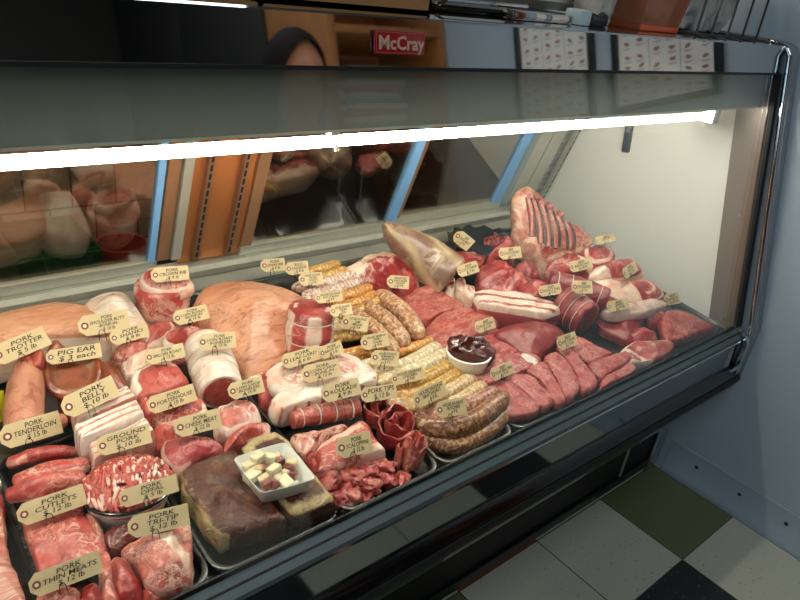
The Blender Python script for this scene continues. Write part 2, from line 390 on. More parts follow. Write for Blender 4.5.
# rear doors on the slanting rear plane: strips given as x range, z range, thickness
def rear_strip(x0, x1, zb, zt, d0, d1, name, mat, par=case):
    q = MB(); q.prism([(rear_y(zb) + d0, zb), (rear_y(zt) + d0, zt), (rear_y(zt) + d1, zt), (rear_y(zb) + d1, zb)], x0, x1)
    return q.build(name, mat, par, smooth=False)
ZB, ZT = .735, 1.275
for n, (x0, x1) in enumerate(((-.60, .558), (.77, 1.272), (1.276, 1.75))):
    dz = empty('rear_door', ((x0 + x1) / 2, rear_y(.735), .735)); dz.parent = case; dz.matrix_parent_inverse = Matrix.Translation(-case.location)
    dd = .004 if n != 2 else .022
    if n == 0: g0, g1 = x0 + .03, .54
    elif n == 1: g0, g1 = .80, 1.236
    else: g0, g1 = 1.302, 1.705
    rear_strip(g0, g1, ZB, ZT, dd + .006, dd + .011, 'glass_pane', M_rglass, dz)
    rear_strip(x0, x1, ZB - .024, ZB + .001, dd - .002, dd + .018, 'bottom_rail', M_alu, dz)
    rear_strip(g1, x1 - .004, ZB + .001, ZT, dd - .002, dd + .016, 'blue_stile', M_blue, dz)
    rear_strip(x0, g0, ZB + .001, ZT, dd, dd + .018, 'stile', M_brown, dz)
rear_strip(.560, .588, ZB, ZT, .004, .03, 'door_jamb', M_brown)
rear_strip(.591, .612, ZB, ZT, -.004, .03, 'door_jamb', M_alu)
rear_strip(.613, .769, ZB - .02, ZT, .012, .03, 'center_panel', M_warm_reflect)
rear_strip(1.752, 1.815, ZB, ZT, .0, .03, 'door_jamb', M_alu)
rear_strip(1.818, 1.97, ZB - .02, ZT, .012, .03, 'corner_panel', M_steel)
rear_strip(1.822, 1.885, ZB - .02, ZT, .002, .0115, 'corner_strip', M_alu)
M_slot = plain('slot_black', '#060606', .8)
M_std = brushed('standard_steel', '#8d6a54', .35, metal=.4)
def standard(x, z0_, z1_):
    r = rear_strip(x - .008, x + .008, z0_, z1_, -.004, .0115, 'shelf_standard', M_std if x < 1.5 else M_alu)
    q = MB(); z = z0_ + .012
    while z < z1_ - .012:
        q.prism([(rear_y(z) - .0045, z), (rear_y(z + .0145) - .0045, z + .0145), (rear_y(z + .0145) - .0041, z + .0145), (rear_y(z) - .0041, z)], x - .0028, x + .0028); z += .021
    q.build('slots', M_slot, r)
for x in (.652, .736, 1.945): standard(x, .72, 1.265)
q = MB()                                        # door track: stepped aluminium sill
q.prism([(1.391, .709), (1.43, .709), (1.45, .70), (1.45, .645), (1.405, .637), (1.393, .643), (1.400, .675), (1.392, .680), (1.386, .697)], XL, XR + .012); P(q, 'door_track', M_alu, angle=15)
q = MB(); q.prism([(1.3905, .6865), (1.3895, .6885), (1.3985, .6905), (1.3985, .6845)], XL, XR + .01); P(q, 'track_groove', M_slot)
# maker's nameplate
npq = on_y(399, 45, .767)
q = MB(); q.box(-.046, .046, -.0015, .003, -.0155, .0155, .0014); pl = q.build('nameplate', plain('red_enamel', '#8e1018', .25, coat=.4), None)
pl.rotation_euler = (radians(-10), 0, 0); pl.location = (npq.x, .7655, 1.3145); pl.parent = case; pl.matrix_parent_inverse = Matrix.Translation(-case.location)
q = MB()
for a, b_, c_, d_ in ((-.044, .044, .0125, .0137), (-.044, .044, -.0137, -.0125), (-.0440, -.0428, -.0137, .0137), (.0428, .044, -.0137, .0137)): q.box(a, b_, -.0021, -.0014, c_, d_)
o = q.build('border', plain('faded_gold', '#a8443c', .4)); o.parent = pl
def text(name, body, size, mat, parent, loc=(0, 0, 0), rot=(0, 0, 0), shear=0., off=0., sx=1., ls=1., ext=0.0003):
    cu = bpy.data.curves.new(name, 'FONT'); cu.body = body; cu.size = size; cu.align_x = 'CENTER'; cu.align_y = 'CENTER'
    cu.shear = shear; cu.offset = off; cu.extrude = ext; cu.space_line = ls; cu.resolution_u = 2
    t = bpy.data.objects.new('t', cu); me = bpy.data.meshes.new_from_object(t); me.name = name
    bpy.data.objects.remove(t); bpy.data.curves.remove(cu)
    me.materials.clear(); me.materials.append(mat)
    o = bpy.data.objects.new(name, me); COL.objects.link(o); o.location = loc; o.rotation_euler = rot; o.scale = (sx, 1, 1); o.parent = parent
    return o
text('lettering', 'McCray', .025, plain('cream_letter', '#bd9c88', .4), pl, (.002, -.0018, -.001), (pi / 2, 0, 0), off=.0006, sx=1.05)
# thermometer clipped to the end panel
q = MB(); c0 = Vector((XR + .006, 1.144, 1.018)); R_ = Matrix.Translation(c0) @ Matrix.Rotation(radians(-7), 4, 'X')
q.box(-.006, .006, -.013, .013, -.05, .05, .004, R_); th = q.build('thermometer', plain('dark_grey_plastic', '#3b4245', .4))
tag(th, 'small dark grey stick thermometer fixed high on the white end panel inside the case', 'thermometer')
q = MB(); q.box(-.0072, -.0058, -.008, .008, .012, .036, .001, R_); q.build('display', plain('grey_lcd', '#7f8a86', .25), th)

# ================================================================== things the polished canopy mirrors
for k, (y0, y1, zb, lab) in enumerate(((-.13, .19, 1.245, 'framed meat cut chart nearer the bookcase on the pale right wall'), (.255, .60, 1.262, 'framed meat cut chart nearer the display case on the pale right wall'))):
    zt = zb + .46
    pr = empty('framed_chart', (XW, (y0 + y1) / 2, zb), lab, 'poster', 'meat cut charts on the right wall')
    q = MB()
    for a, b_, c_, d_ in ((y0, y0 + .022, zb, zt), (y1 - .022, y1, zb, zt), (y0 + .022, y1 - .022, zb, zb + .02), (y0 + .022, y1 - .022, zt - .02, zt)): q.box(XW - .018, XW - .001, a, b_, c_, d_, .002)
    q.build('frame', M_black, pr)
    q = MB(); q.box(XW - .008, XW - .002, y0 + .02, y1 - .02, zb + .018, zt - .018); q.build('sheet', M_paper, pr)
    cuts = MB(); lines = MB(); rnd = random.Random(3 + k)
    w = (y1 - y0 - .05) / 3
    for c in range(3):
        ya = y0 + .025 + c * w
        if c: lines.box(XW - .0088, XW - .0082, ya - .0006, ya + .0006, zb + .03, zt - .03)
        for r_ in range(11):
            for u in range(2):
                cy = ya + w * (.27 + .46 * u) + rnd.uniform(-.004, .004); cz = zb + .04 + r_ * .037 + rnd.uniform(-.006, .006); aa = rnd.uniform(-.6, .6)
                n_ = 12; pts = []
                for i in range(n_):
                    an = 2 * pi * i / n_; rr = rnd.uniform(.75, 1.1)
                    e, g = .011 * rr * cos(an), .006 * rr * sin(an); pts.append((cy + e * cos(aa) - g * sin(aa), cz + e * sin(aa) + g * cos(aa)))
                cuts.prism(pts, XW - .0086, XW - .0081)
                lines.box(XW - .0088, XW - .0082, cy - .013, cy + .013, cz - .013, cz - .0117); lines.box(XW - .0088, XW - .0082, cy - .011, cy + .006, cz - .0165, cz - .0155)
    cuts.build('print', plain('printed_red', '#a87e7c', .7, var=.45, scale=60), pr)['kind'] = 'stuff'; lines.build('printed_lines', plain('print_grey', '#807d7a', .7), pr)
bk = empty('bookcase', (1.72, -.66, 0), 'open wooden bookcase standing against the right wall, mirrored in the canopy', 'bookcase')
q = MB(); q.box(1.44, 1.47, -.88, -.48, 0, 2.05, .002); q.build('side_panel', M_wood, bk)
q = MB(); q.box(1.96, 1.99, -.88, -.48, 0, 2.05, .002); q.build('side_panel', M_wood, bk)
q = MB(); q.box(1.47, 1.96, -.88, -.868, 0.02, 2.05); q.build('back_panel', M_wood, bk)
for z in (.05, .45, .85, 1.27, 1.64, 2.02):
    q = MB(); q.box(1.47, 1.96, -.868, -.485, z, z + .028, .002); q.build('shelf', M_wood, bk)
mc = ['#b9383c', '#d9d7d2', '#ad3438', '#8f9499', '#cfcac2', '#a8454a', '#e2dfd8', '#6e7d8c', '#d3cfc9', '#b02e34', '#c9c5bd']
wd = ['red', 'white', 'crimson', 'grey', 'cream', 'rosy', 'bright white', 'slate blue', 'off-white', 'scarlet', 'pale']
od = ['lowest', 'second', 'third', 'fourth', 'fifth', 'sixth', 'seventh', 'eighth', 'ninth', 'tenth', 'topmost']
z = 1.2985
for i, c in enumerate(mc):
    t_ = random.uniform(.016, .026); q = MB(); a = random.uniform(-.12, .12); w_ = random.uniform(.125, .15)
    q.box(-w_, w_, -.11, .11, 0, t_, .003); o = q.build('magazine', plain('cover_%s' % wd[i].replace(' ', '_').replace('-', '_'), c, .4)); o.location = (1.66 + random.uniform(-.02, .02), -.62, z); o.rotation_euler = (0, 0, a); z += t_ + .0006
    tag(o, '%s bundle of paper, %s from the bottom of the stack on the bookcase shelf' % (wd[i], od[i]) if i < 10 else 'pale bundle of paper topping the stack on the bookcase shelf', 'magazine', 'papers stacked in the bookcase')
q = MB(); q.box(1.50, 1.53, -.70, -.54, 1.2985, 1.50, .003); o = q.build('binder', plain('binder_white', '#cfd4d8', .4)); tag(o, 'white upright binder at the left end of the bookcase shelf', 'binder')

cb = empty('backdrop', (1.72, -1.6, 0), 'tall dark cabinet added beyond the bookcase to darken the canopy reflection', 'backdrop')  # unseen block added so the canopy mirrors dark past the bookcase
q = MB(); q.box(1.46, 1.99, -2.45, -.90, .06, 2.3, .004); q.build('carcass', M_dark, cb)
for k in range(2):
    y0 = -2.44 + k * .77; q = MB(); q.box(1.44, 1.459, y0, y0 + .76, .08, 2.28, .003); d_ = q.build('door', M_dark, cb)
    q = MB(); q.box(1.425, 1.439, y0 + (.70 if k == 0 else .04), y0 + (.72 if k == 0 else .06), .95, 1.15, .003); q.build('handle', M_black, d_)

q = MB(); q.box(XL, XR - .02, .6135, .6165, .5893, .5915); P(q, 'sill_groove', M_rubber)
# ================================================================== the meat
from mathutils.bvhtree import BVHTree
BV = []
def reg(mb, o=None):
    BV.append((BVHTree.FromPolygons([Vector(v) for v in mb.v], mb.f), o))
def hit(px, py):
    d = ray(px, py).normalized(); best = None
    for b, o in BV:
        h = b.ray_cast(EYE, d)
        if h[0] is not None and (best is None or h[3] < best[1]): best = (h[0], h[3], h[1])
    return best
def spline(pts, n):
    """closed Catmull-Rom through pts resampled to n"""
    m = len(pts); out = []
    L = [(pts[(i + 1) % m] - pts[i]).length for i in range(m)]; T = sum(L)
    for k in range(n):
        t = T * k / n; i = 0
        while t > L[i] and i < m - 1: t -= L[i]; i += 1
        u = t / max(L[i], 1e-9)
        a, b, c, d = pts[i - 1], pts[i], pts[(i + 1) % m], pts[(i + 2) % m]
        out.append(.5 * ((2 * b) + (c - a) * u + (2 * a - 5 * b + 4 * c - d) * u * u + (3 * b - a - 3 * c + d) * u ** 3))
    return out
SEED = [0]
GROUPS = {}
def finish(mb, name, mat, label, cat, group, c, parent=None, angle=60):
    reg(mb)
    o = mb.build(name, mat, parent, loc=c, angle=angle)
    if parent is None: tag(o, label, cat, group)
    return o
def slab(name, out, hf=.05, hb=.05, th=.03, mat=None, label='', cat='meat', group=None, dome=.012, amp=.0055, freq=20, fat=None, N=64, round_=.30, floor=.007, parent=None, fold=.5, lin=0, flat=False, uv=None):
    """a cut of meat: traced upper outline at heights hf (front) .. hb (rear) above the deck, th thick, domed and lumpy"""
    if flat: round_, dome, th = .13, .002, th * .75
    SEED[0] += 1; sd = Vector((SEED[0] * 3.17, SEED[0] * 1.31, 0))
    ys = [p[1] for p in out]; y0, y1 = min(ys), max(ys)
    P3 = [at(p[0], p[1], hf + (hb - hf) * (y1 - p[1]) / max(1, y1 - y0)) for p in out]
    if lin:
        Q = []
        for i in range(len(P3)):
            a, b = P3[i], P3[(i + 1) % len(P3)]
            for k in range(lin): Q.append(a.lerp(b, .04 + .92 * k / (lin - 1)))
        P3 = Q
    P3 = spline(P3, N); c = sum(P3, Vector()) / N
    ex = max((p - c).length for p in P3)
    sxx = sum((p.x - c.x) ** 2 for p in P3); syy = sum((p.y - c.y) ** 2 for p in P3); sxy = sum((p.x - c.x) * (p.y - c.y) for p in P3)
    an_ = .5 * math.atan2(2 * sxy, sxx - syy); ca, sa = cos(an_), sin(an_); hv = max(abs(-(p.x - c.x) * sa + (p.y - c.y) * ca) for p in P3)
    layers = [(.90, 0.0), (.97, .10), (1.0, .30), (1.0, .62), (1 - .10 * round_, .82), (1 - .35 * round_, .95), (1 - .75 * round_, 1.0)]
    k = 1 - .75 * round_
    layers += [(k * t, 1.0) for t in (.92, .82, .72, .62, .52, .42, .32, .22, .12, .04)]
    vs = []; fa = []
    for li, (sc, zf) in enumerate(layers):
        top = li >= 6
        for p in P3:
            d = p - c
            v = c + Vector((d.x * sc, d.y * sc, d.z * sc))
            v.z -= th * (1 - zf)
            if top: v.z += dome * (1 - (sc / k) ** 2)
            n1 = noise.noise(v * freq + sd); n2 = noise.noise(v * freq * 2.7 + sd); n3 = noise.noise(v * freq * 6 + sd)
            w = (n1 + .5 * n2 + .22 * n3 + fold * (.45 - 1.6 * abs(noise.noise(v * freq * .75 - sd)))) * amp
            rad = Vector((d.x, d.y, 0)); rad = rad.normalized() if rad.length > 1e-7 else rad
            v += rad * (w * (1.0 if not top else .35)); v.z += w * (1.2 if top else .3)
            v.z = max(v.z, deck(v.y) + (floor if v.y < 1.03 else max(floor, .0125)))
            vs.append(v); fa.append(uv((d.x * ca + d.y * sa) * sc / ex, (d.y * ca - d.x * sa) * sc / hv, sc, zf) if uv else (fat(d.x * sc / ex, d.y * sc / ex, sc, zf) if fat else 0.0))
    fs = []
    for li in range(len(layers) - 1):
        for i in range(N):
            j = (i + 1) % N; fs.append((li * N + i, li * N + j, (li + 1) * N + j, (li + 1) * N + i))
    fs.append(tuple(range(N))[::-1]); fs.append(tuple((len(layers) - 1) * N + i for i in range(N)))
    mb = MB(); mb.add(vs, fs, fa)
    base = Vector((c.x, c.y, c.z - th * .5))
    o = finish(mb, name, mat, label, cat, group, base, parent)
    return o
def roll(name, path, rpx, mat, label, cat='meat', group=None, n=30, amp=.003, freq=24, fat=None, flat=(1, 1), end='round', steps=26, parent=None, ties=0, floor=.007, fl=1.0, tie_mat=None, world=False, rm=None):
    """a rolled or tubular cut along a traced path (px, py, height); end: round | cut (flat face at the far end of the path)"""
    SEED[0] += 1; sd = Vector((SEED[0] * 2.3, SEED[0] * .7, 5))
    W = [Vector(p) for p in path] if world else [at(*p) for p in path]
    rp = rpx if isinstance(rpx, (list, tuple)) else [rpx] * len(W)
    R_ = list(rm) if rm else [r * mpp(p) for r, p in zip(rp, W)]
    # resample with Catmull-Rom
    pts = []; rad = []
    m = len(W)
    for s in range(steps + 1):
        t = s / steps * (m - 1); i = min(int(t), m - 2); u = t - i
        a, b, c_, d = W[max(i - 1, 0)], W[i], W[i + 1], W[min(i + 2, m - 1)]
        pts.append(.5 * ((2 * b) + (c_ - a) * u + (2 * a - 5 * b + 4 * c_ - d) * u * u + (3 * b - a - 3 * c_ + d) * u ** 3))
        rad.append(R_[i] * (1 - u) + R_[i + 1] * u)
    L = sum((pts[i + 1] - pts[i]).length for i in range(steps)); s_ = 0; acc = [0]
    for i in range(steps): s_ += (pts[i + 1] - pts[i]).length; acc.append(s_)
    vs = []; fa = []; rings = []
    up = Vector((0, 0, 1))
    def frame(i):
        t = (pts[min(i + 1, steps)] - pts[max(i - 1, 0)]).normalized(); a = t.cross(up)
        if a.length < .15: a = t.cross(Vector((0, 1, 0)))
        a.normalize(); return t, a, a.cross(t).normalized()
    seq = []
    f0 = .9 if end == 'round' else .16
    def caps(i, sgn, kind):
        q = []
        for w in (0, .3, .55, .75, .9, 1.0):
            if kind == 'round': q.append((i, sgn * sin(w * pi / 2) * .75, cos(w * pi / 2)))
            elif kind == 'taper': q.append((i, sgn * sin(w * pi / 2) * 1.5, max(.16, cos(w * pi / 2)) if w < 1 else .05))
            else: q.append((i, sgn * .12 * min(1, w / .3), (1, .93, .7, .46, .22, .03)[(0, .3, .55, .75, .9, 1.0).index(w)]))
        return q
    e0, e1 = {'round': ('round', 'round'), 'cut': ('round', 'cut'), 'both': ('cut', 'cut'), 'taper': ('taper', 'taper')}[end]
    seq += caps(0, -1, e0)[::-1]; seq += [(i, 0, 1) for i in range(1, steps)]; seq += caps(steps, 1, e1)
    for i, off, k in seq:
        t, a, b = frame(i); r = rad[i]; base = pts[i] + t * (off * r)
        for j in range(n):
            w = 2 * pi * j / n
            v = base + a * (cos(w) * r * k * flat[0]) + b * (sin(w) * r * k * flat[1])
            dn = (a * cos(w) + b * sin(w)); nn = (noise.noise(v * freq + sd) + .4 * noise.noise(v * freq * 2.6 + sd)) * amp
            tg = 1.0
            if ties and off == 0:
                x = acc[i] / L * ties; x = abs((x % 1) - .5); tg = 1 - .07 * max(0, 1 - x / .14)
                v = base + (v - base) * tg
            v += dn * nn * k
            v.z = max(v.z, deck(v.y) + (floor if v.y < 1.03 else max(floor, .0125)))
            vs.append(v); fa.append(fat(acc[i] / L, w, k, off) if fat else 0.0)
    fs = []; m = len(seq)
    for i in range(m - 1):
        for j in range(n): fs.append((i * n + j, i * n + (j + 1) % n, (i + 1) * n + (j + 1) % n, (i + 1) * n + j))
    fs.append(tuple(range(n))[::-1]); fs.append(tuple((m - 1) * n + j for j in range(n)))
    mb = MB(); mb.add(vs, fs, fa); c = sum(pts, Vector()) / len(pts)
    o = finish(mb, name, mat, label, cat, group, c, parent)
    for k in range(ties):
        tt = (k + .5) / ties * L; i = min(range(steps + 1), key=lambda q_: abs(acc[q_] - tt)); t, a, b = frame(i); r = rad[i] * .945 + .0012
        ring = []
        for j in range(24):
            w = 2 * pi * j / 24; p = pts[i] + a * (cos(w) * r * flat[0]) + b * (sin(w) * r * flat[1]); p.z = max(p.z, deck(p.y) + floor - .002)
            p += (a * cos(w) + b * sin(w)) * (noise.noise(p * freq + sd) * amp * .8); ring.append(p)
        q = MB(); q.tube(ring, .0012, 6, closed=True); tw = q.build('twine', tie_mat or M_twine, o)
        tw.matrix_parent_inverse = Matrix.Translation(-o.location)
    return o
def blob(name, px, py, h, r, mat, label, cat='meat', group=None, sq=(1, 1, 1), amp=.3, freq=1.6, rz=0, fat=None, floor=.007, parent=None, c=None, nu=26, nv=18):
    SEED[0] += 1; sd = Vector((SEED[0] * 1.7, SEED[0] * 2.9, 3))
    c = Vector(c) if c is not None else at(px, py, h); vs = []; fs = []; fa = []
    Rm = Matrix.Rotation(rz, 3, 'Z')
    for j in range(nv + 1):
        v = pi * j / nv
        for i in range(nu):
            u = 2 * pi * i / nu; d = Vector((sin(v) * cos(u), sin(v) * sin(u), cos(v)))
            k = 1 + amp * (noise.noise(d * freq + sd) + .5 * noise.noise(d * freq * 2.3 + sd))
            p = c + Rm @ Vector((d.x * r * sq[0] * k, d.y * r * sq[1] * k, d.z * r * sq[2] * k)); p.z = max(p.z, deck(p.y) + (floor if p.y < 1.03 else max(floor, .0125)))
            vs.append(p); fa.append(fat(d.x, d.y, d.z) if fat else 0.0)
    for j in range(nv):
        for i in range(nu): fs.append((j * nu + i, j * nu + (i + 1) % nu, (j + 1) * nu + (i + 1) % nu, (j + 1) * nu + i))
    mb = MB(); mb.add(vs, fs, fa); return finish(mb, name, mat, label, cat, group, c, parent)
def on_surface(obj_path, lift=.001):
    out = []
    for px, py in obj_path:
        h = hit(px, py)
        if h: out.append(h[0] + h[2] * lift if h[2].dot(ray(px, py)) < 0 else h[0] - h[2] * lift)
    return out
def twine_on(o, paths):
    for pth in paths:
        dense = []
        for i in range(len(pth) - 1):
            for k in range(5): dense.append((pth[i][0] + (pth[i + 1][0] - pth[i][0]) * k / 5, pth[i][1] + (pth[i + 1][1] - pth[i][1]) * k / 5))
        pts = on_surface(dense)
        if len(pts) > 2:
            q = MB(); q.tube(pts, .0011, 6); t = q.build('twine', M_twine, o); t.matrix_parent_inverse = Matrix.Translation(-o.location)

M_twine = plain('cotton_twine', '#d8d0c0', .8)
# ---- meat materials
pork = meat_mat('pork_lean', '#c04f49', '#d27068', '#f0cdbb', amt=.35, vein=.55, scale=42)
pork_pale = meat_mat('pork_pale', '#cf6f65', '#db8a7c', '#f4dccb', amt=.5, vein=.65, scale=38)
pork_deep = meat_mat('pork_deep', '#a32c31', '#bd4a49', '#e8b8a6', amt=.3, vein=.4, scale=45)
pork_loin = meat_mat('pork_loin', '#c65a54', '#d4756c', '#f5e3d5', amt=.2, vein=.4, scale=34, edge=.25)
fatty = meat_mat('fat_cap', '#d98b80', '#e2a596', '#f2e4d6', amt=.8, vein=.8, scale=30, edge=.35, fatsharp=.18)
white_fat = meat_mat('white_fat', '#e2a596', '#e8b5a4', '#f3e6da', amt=.3, vein=.2, scale=30, edge=.2)
skin_m = meat_mat('pork_skin', '#e0a67a', '#efc8a4', '#f0d9c4', amt=.5, vein=.25, scale=26, stretch=(.5, 2, 2), edge=.15, rough=.4, bump=.3)
trot_m = meat_mat('trotter_skin', '#cd9c80', '#e0b89c', '#b5453a', amt=.4, vein=.3, scale=26, edge=.5, rough=.42, fatsharp=.25, bump=.3)
ear_m = meat_mat('ear_skin', '#803d1c', '#a55c30', '#b8a070', amt=.2, vein=.15, scale=22, edge=.5, fatsharp=.35, bump=.3)
beef = meat_mat('beef_lean', '#a02730', '#bb3e43', '#e6b9a8', amt=.35, vein=.45, scale=40)
beef_steak = meat_mat('beef_steak', '#a82f37', '#bf474c', '#e5b4a8', amt=.55, vein=.5, scale=75, stretch=(1, 1, 1))
beef_grain = meat_mat('beef_grain', '#aa2d32', '#c1443f', '#dba294', amt=.8, vein=.5, scale=48, stretch=(.45, 2.0, 1), bump=.7)
beef_dark = meat_mat('beef_dark', '#8a1f28', '#a03036', '#d9a698', amt=.15, vein=.3, scale=45)
beef_fat = meat_mat('beef_fatty', '#a32a33', '#bb4343', '#e9c9b4', amt=.3, vein=.5, scale=26, edge=.55)
rib_m = meat_mat('rib_layers', '#b0474a', '#c15a58', '#efdccb', amt=.3, vein=.35, scale=36, edge=.35)
rack_m = meat_mat('rack_meat', '#a83c38', '#c06154', '#e6c8ac', amt=.6, vein=.6, scale=30, edge=.9, fatsharp=.2)
shank_m = meat_mat('shank_sinew', '#a08b78', '#7b6a62', '#e6cfa6', amt=.6, vein=.35, scale=12, stretch=(1, 1, 1), edge=.9, fatsharp=.3)
liver_m = meat_mat('liver', '#46171a', '#5e2322', '#8a4a44', amt=.2, vein=.25, scale=20, rough=.16, coat=.8, bump=.2)
offal_m = meat_mat('offal', '#5e1d1f', '#7a2c2a', '#d8a89a', amt=.3, vein=.35, scale=30, rough=.2, coat=.6)
bacon_m = meat_mat('cured_crust', '#4b2118', '#62301f', '#b9a679', amt=.3, vein=.25, scale=70, edge=1.0, fatsharp=.2, rough=.45, coat=.15, bump=1.0)
s_yellow = sausage_mat('sausage_yellow', '#b98b42', '#dcbd7c', '#96602a', .6)
s_grey = sausage_mat('sausage_grey', '#c8a493', '#ecd8cc', '#96584c', .8)
s_orange = sausage_mat('sausage_orange', '#bf7d3a', '#ddb577', '#93501f')
s_brat = sausage_mat('sausage_brat', '#b07f5c', '#d8b898', '#874a35', .7)
s_white = sausage_mat('sausage_white', '#c9b48c', '#ece0c4', '#b88f5c', .7)
s_beige = sausage_mat('sausage_beige', '#bd9a6c', '#e0cba6', '#8f5c38', .7)
s_dark = sausage_mat('sausage_dark', '#93584a', '#d0a68c', '#632c24', .75)
s_front = sausage_mat('sausage_front', '#7d4c33', '#bd9670', '#4f251b', .7)

# ---- black trays lying on the deck
def tray(x0, x1, y0, y1, label, rim=.022, mat=None):
    r = .03; out = []
    for cx, cy, a0 in ((x1 - r, y1 - r, 0), (x0 + r, y1 - r, 90), (x0 + r, y0 + r, 180), (x1 - r, y0 + r, 270)):
        for k in range(6):
            a = radians(a0 + k * 18); out.append((cx + r * cos(a), cy + r * sin(a)))
    c = Vector(((x0 + x1) / 2, (y0 + y1) / 2)); n = len(out); vs = []; fs = []
    def ring(d, z):
        for x, y in out:
            v = Vector((x - c.x, y - c.y)); hx, hy = (x1 - x0) / 2, (y1 - y0) / 2
            vs.append((c.x + v.x * (1 + d / hx), c.y + v.y * (1 + d / hy), deck(c.y + v.y * (1 + d / hy)) + z))
    prof = [(-.010, .0005), (-.003, .004), (0, rim), (.004, rim + .002), (.005, rim - .002), (.0022, rim - .001), (-.001, .0025), (-.012, .0035)]
    prof = [(.004, rim - .003), (.004, rim), (0, rim + .001), (-.003, rim - .001), (-.007, .008), (-.014, .0045), (-.03, .004)]
    low = [(.001, rim - .003), (-.004, .006), (-.012, .001)]
    seq = low[::-1] + prof
    for d, z in seq: ring(d, z)
    for i in range(len(seq) - 1):
        for j in range(n): fs.append((i * n + j, i * n + (j + 1) % n, (i + 1) * n + (j + 1) % n, (i + 1) * n + j))
    fs.append(tuple(range(n))[::-1]); fs.append(tuple((len(seq) - 1) * n + j for j in range(n)))
    mb = MB(); mb.add(vs, fs); o = mb.build('tray', mat or M_tray, loc=(c.x, c.y, deck(c.y)))
    tag(o, label, 'tray', 'shallow trays on the display deck'); reg(mb); return o
M_tray = plain('tray_black', '#14181a', .28, coat=.2)
X_ = lambda px, py: at(px, py, .02).x
xb = [X_(36, 600) + .012, X_(203, 556), X_(330, 494) - .006, X_(438, 462), X_(508, 424), X_(614, 373), XR - .012]
lb = ['black tray under the cutlets, tenderloins and ground pork', 'black tray under the crusted cured slab', 'shallow tray under the scaloppine and rolled pork cuts', 'shallow tray under the speckled front sausages', 'black tray under the sliced front beef steaks', 'mostly bare black tray at the right end under the ribeye']
for i in range(6): tray(xb[i] + .006, xb[i + 1] - .006, .652, 1.02, lb[i])
tray(xb[0] - .30, xb[0] - .006, .652, 1.02, 'black tray at the left edge holding the pale ribs')
yb2 = 1.035
bb2 = [-.15, .36, .66, .92, 1.22, 1.58, XR - .014]
lb2 = ['rear black tray under the skin-on shoulder', 'rear black tray under the standing bone-in roast and loin chops', 'rear black tray under the big skin-on leg', 'rear black tray under the yellow and grey sausages', 'rear black tray under the beef round and shank', 'rear black tray in the corner under the rib rack']
for i in range(6): tray(bb2[i] + .006, bb2[i + 1] - .006, yb2, 1.375, lb2[i], rim=.009)

G_ = lambda a, b: (lambda dx, dy, r, z: 0.0)
rim = lambda t=.86, w=.2: (lambda dx, dy, r, z: 1.0 if (z < .9 or r > t) else max(0, 1 - (t - r) / w))
def rim_dir(ax, ay, t=.8, lo=-.2):
    """fat along the rim on the side facing (ax, ay)"""
    def f(dx, dy, r, z):
        e = (dx * ax + dy * ay) / max(1e-6, sqrt(dx * dx + dy * dy)) if (dx or dy) else 0
        return max(0, min(1, (r - t) / .15 + .5)) * max(0, min(1, (e - lo) * 2.2))
    return f
# ---------------------------------------------------------------- pork, rear left
o = slab('pork_shoulder', [(-60, 326), (-20, 316), (0, 311), (25, 305), (58, 301), (82, 302), (93, 307), (112, 331), (80, 333), (40, 335), (0, 342), (-60, 358)], .10, .10, .09, skin_m,
         'large flat orange-skinned pork shoulder with a white fat edge at the left rear', 'pork', None, dome=.006, amp=.003, round_=.12, N=80, fat=lambda dx, dy, r, z: 1.0 if z < .9 else 0)
o = slab('pork_fat_roll', [(82, 302), (90, 292), (111, 285), (126, 288), (136, 299), (152, 326), (138, 336), (116, 338), (98, 322)], .09, .105, .085, white_fat, 'white tied fat-covered pork roll behind the shoulder at the rear left', 'pork', None, dome=.022, amp=.002, fat=lambda *a: 1.0, round_=.5)
twine_on(o, [[(88, 301), (108, 294), (127, 295)], [(95, 309), (113, 301), (134, 303)], [(101, 317), (121, 309), (141, 312)], [(108, 325), (128, 317), (147, 320)]])
b0 = at(164, 331, .01); rr = 25 * mpp(b0)
mott = meat_mat('pork_mottled', '#bb4444', '#cc625c', '#edd2c2', amt=.6, vein=.6, scale=22, edge=1.1)
o = roll('pork_roast', [(b0.x, b0.y, b0.z), (b0.x, b0.y, b0.z + .055), (b0.x - .002, b0.y, b0.z + .108)], 0, mott, 'upright bone-in pork roast of red and white marbled meat at the rear left', 'pork', None,
         world=True, rm=(rr * .82, rr, rr * 1.02), end='both', amp=.006, fat=lambda s, w, k, off: .45 if k > .8 else .2)
slab('pork_chop', [(140, 279), (146, 269), (160, 264), (176, 265), (188, 271), (193, 281), (184, 289), (164, 291), (147, 288)], .135, .16, .03, mott, 'marbled round pork cut lying on top of the upright bone-in roast', 'pork', None, dome=.012, amp=.007, fat=lambda dx, dy, r, z: .7 if r > .8 else .3, floor=.02)
o = slab('fresh_ham', [(191, 296), (197, 285), (209, 276), (235, 272), (262, 274), (290, 281), (308, 292), (302, 306), (291, 325), (286, 354), (270, 367), (250, 373), (240, 363), (226, 346), (208, 322), (195, 310)], .05, .135, .095, skin_m,
         'biggest orange skin-on ham, in the middle of the rear row', 'pork', None, dome=.03, amp=.003, round_=.5, N=80)
q = MB(); sl = slab('cut_face', [(248, 375), (262, 367), (285, 355), (291, 362), (277, 373), (256, 381)], .035, .05, .03, pork_pale, '', parent=o, dome=.004, fat=rim(.75)); sl.matrix_parent_inverse = Matrix.Translation(-o.location); sl['label'] = 'pale pink cut end of the ham'
b0 = at(307, 360, .01); rr = 23.5 * mpp(b0)
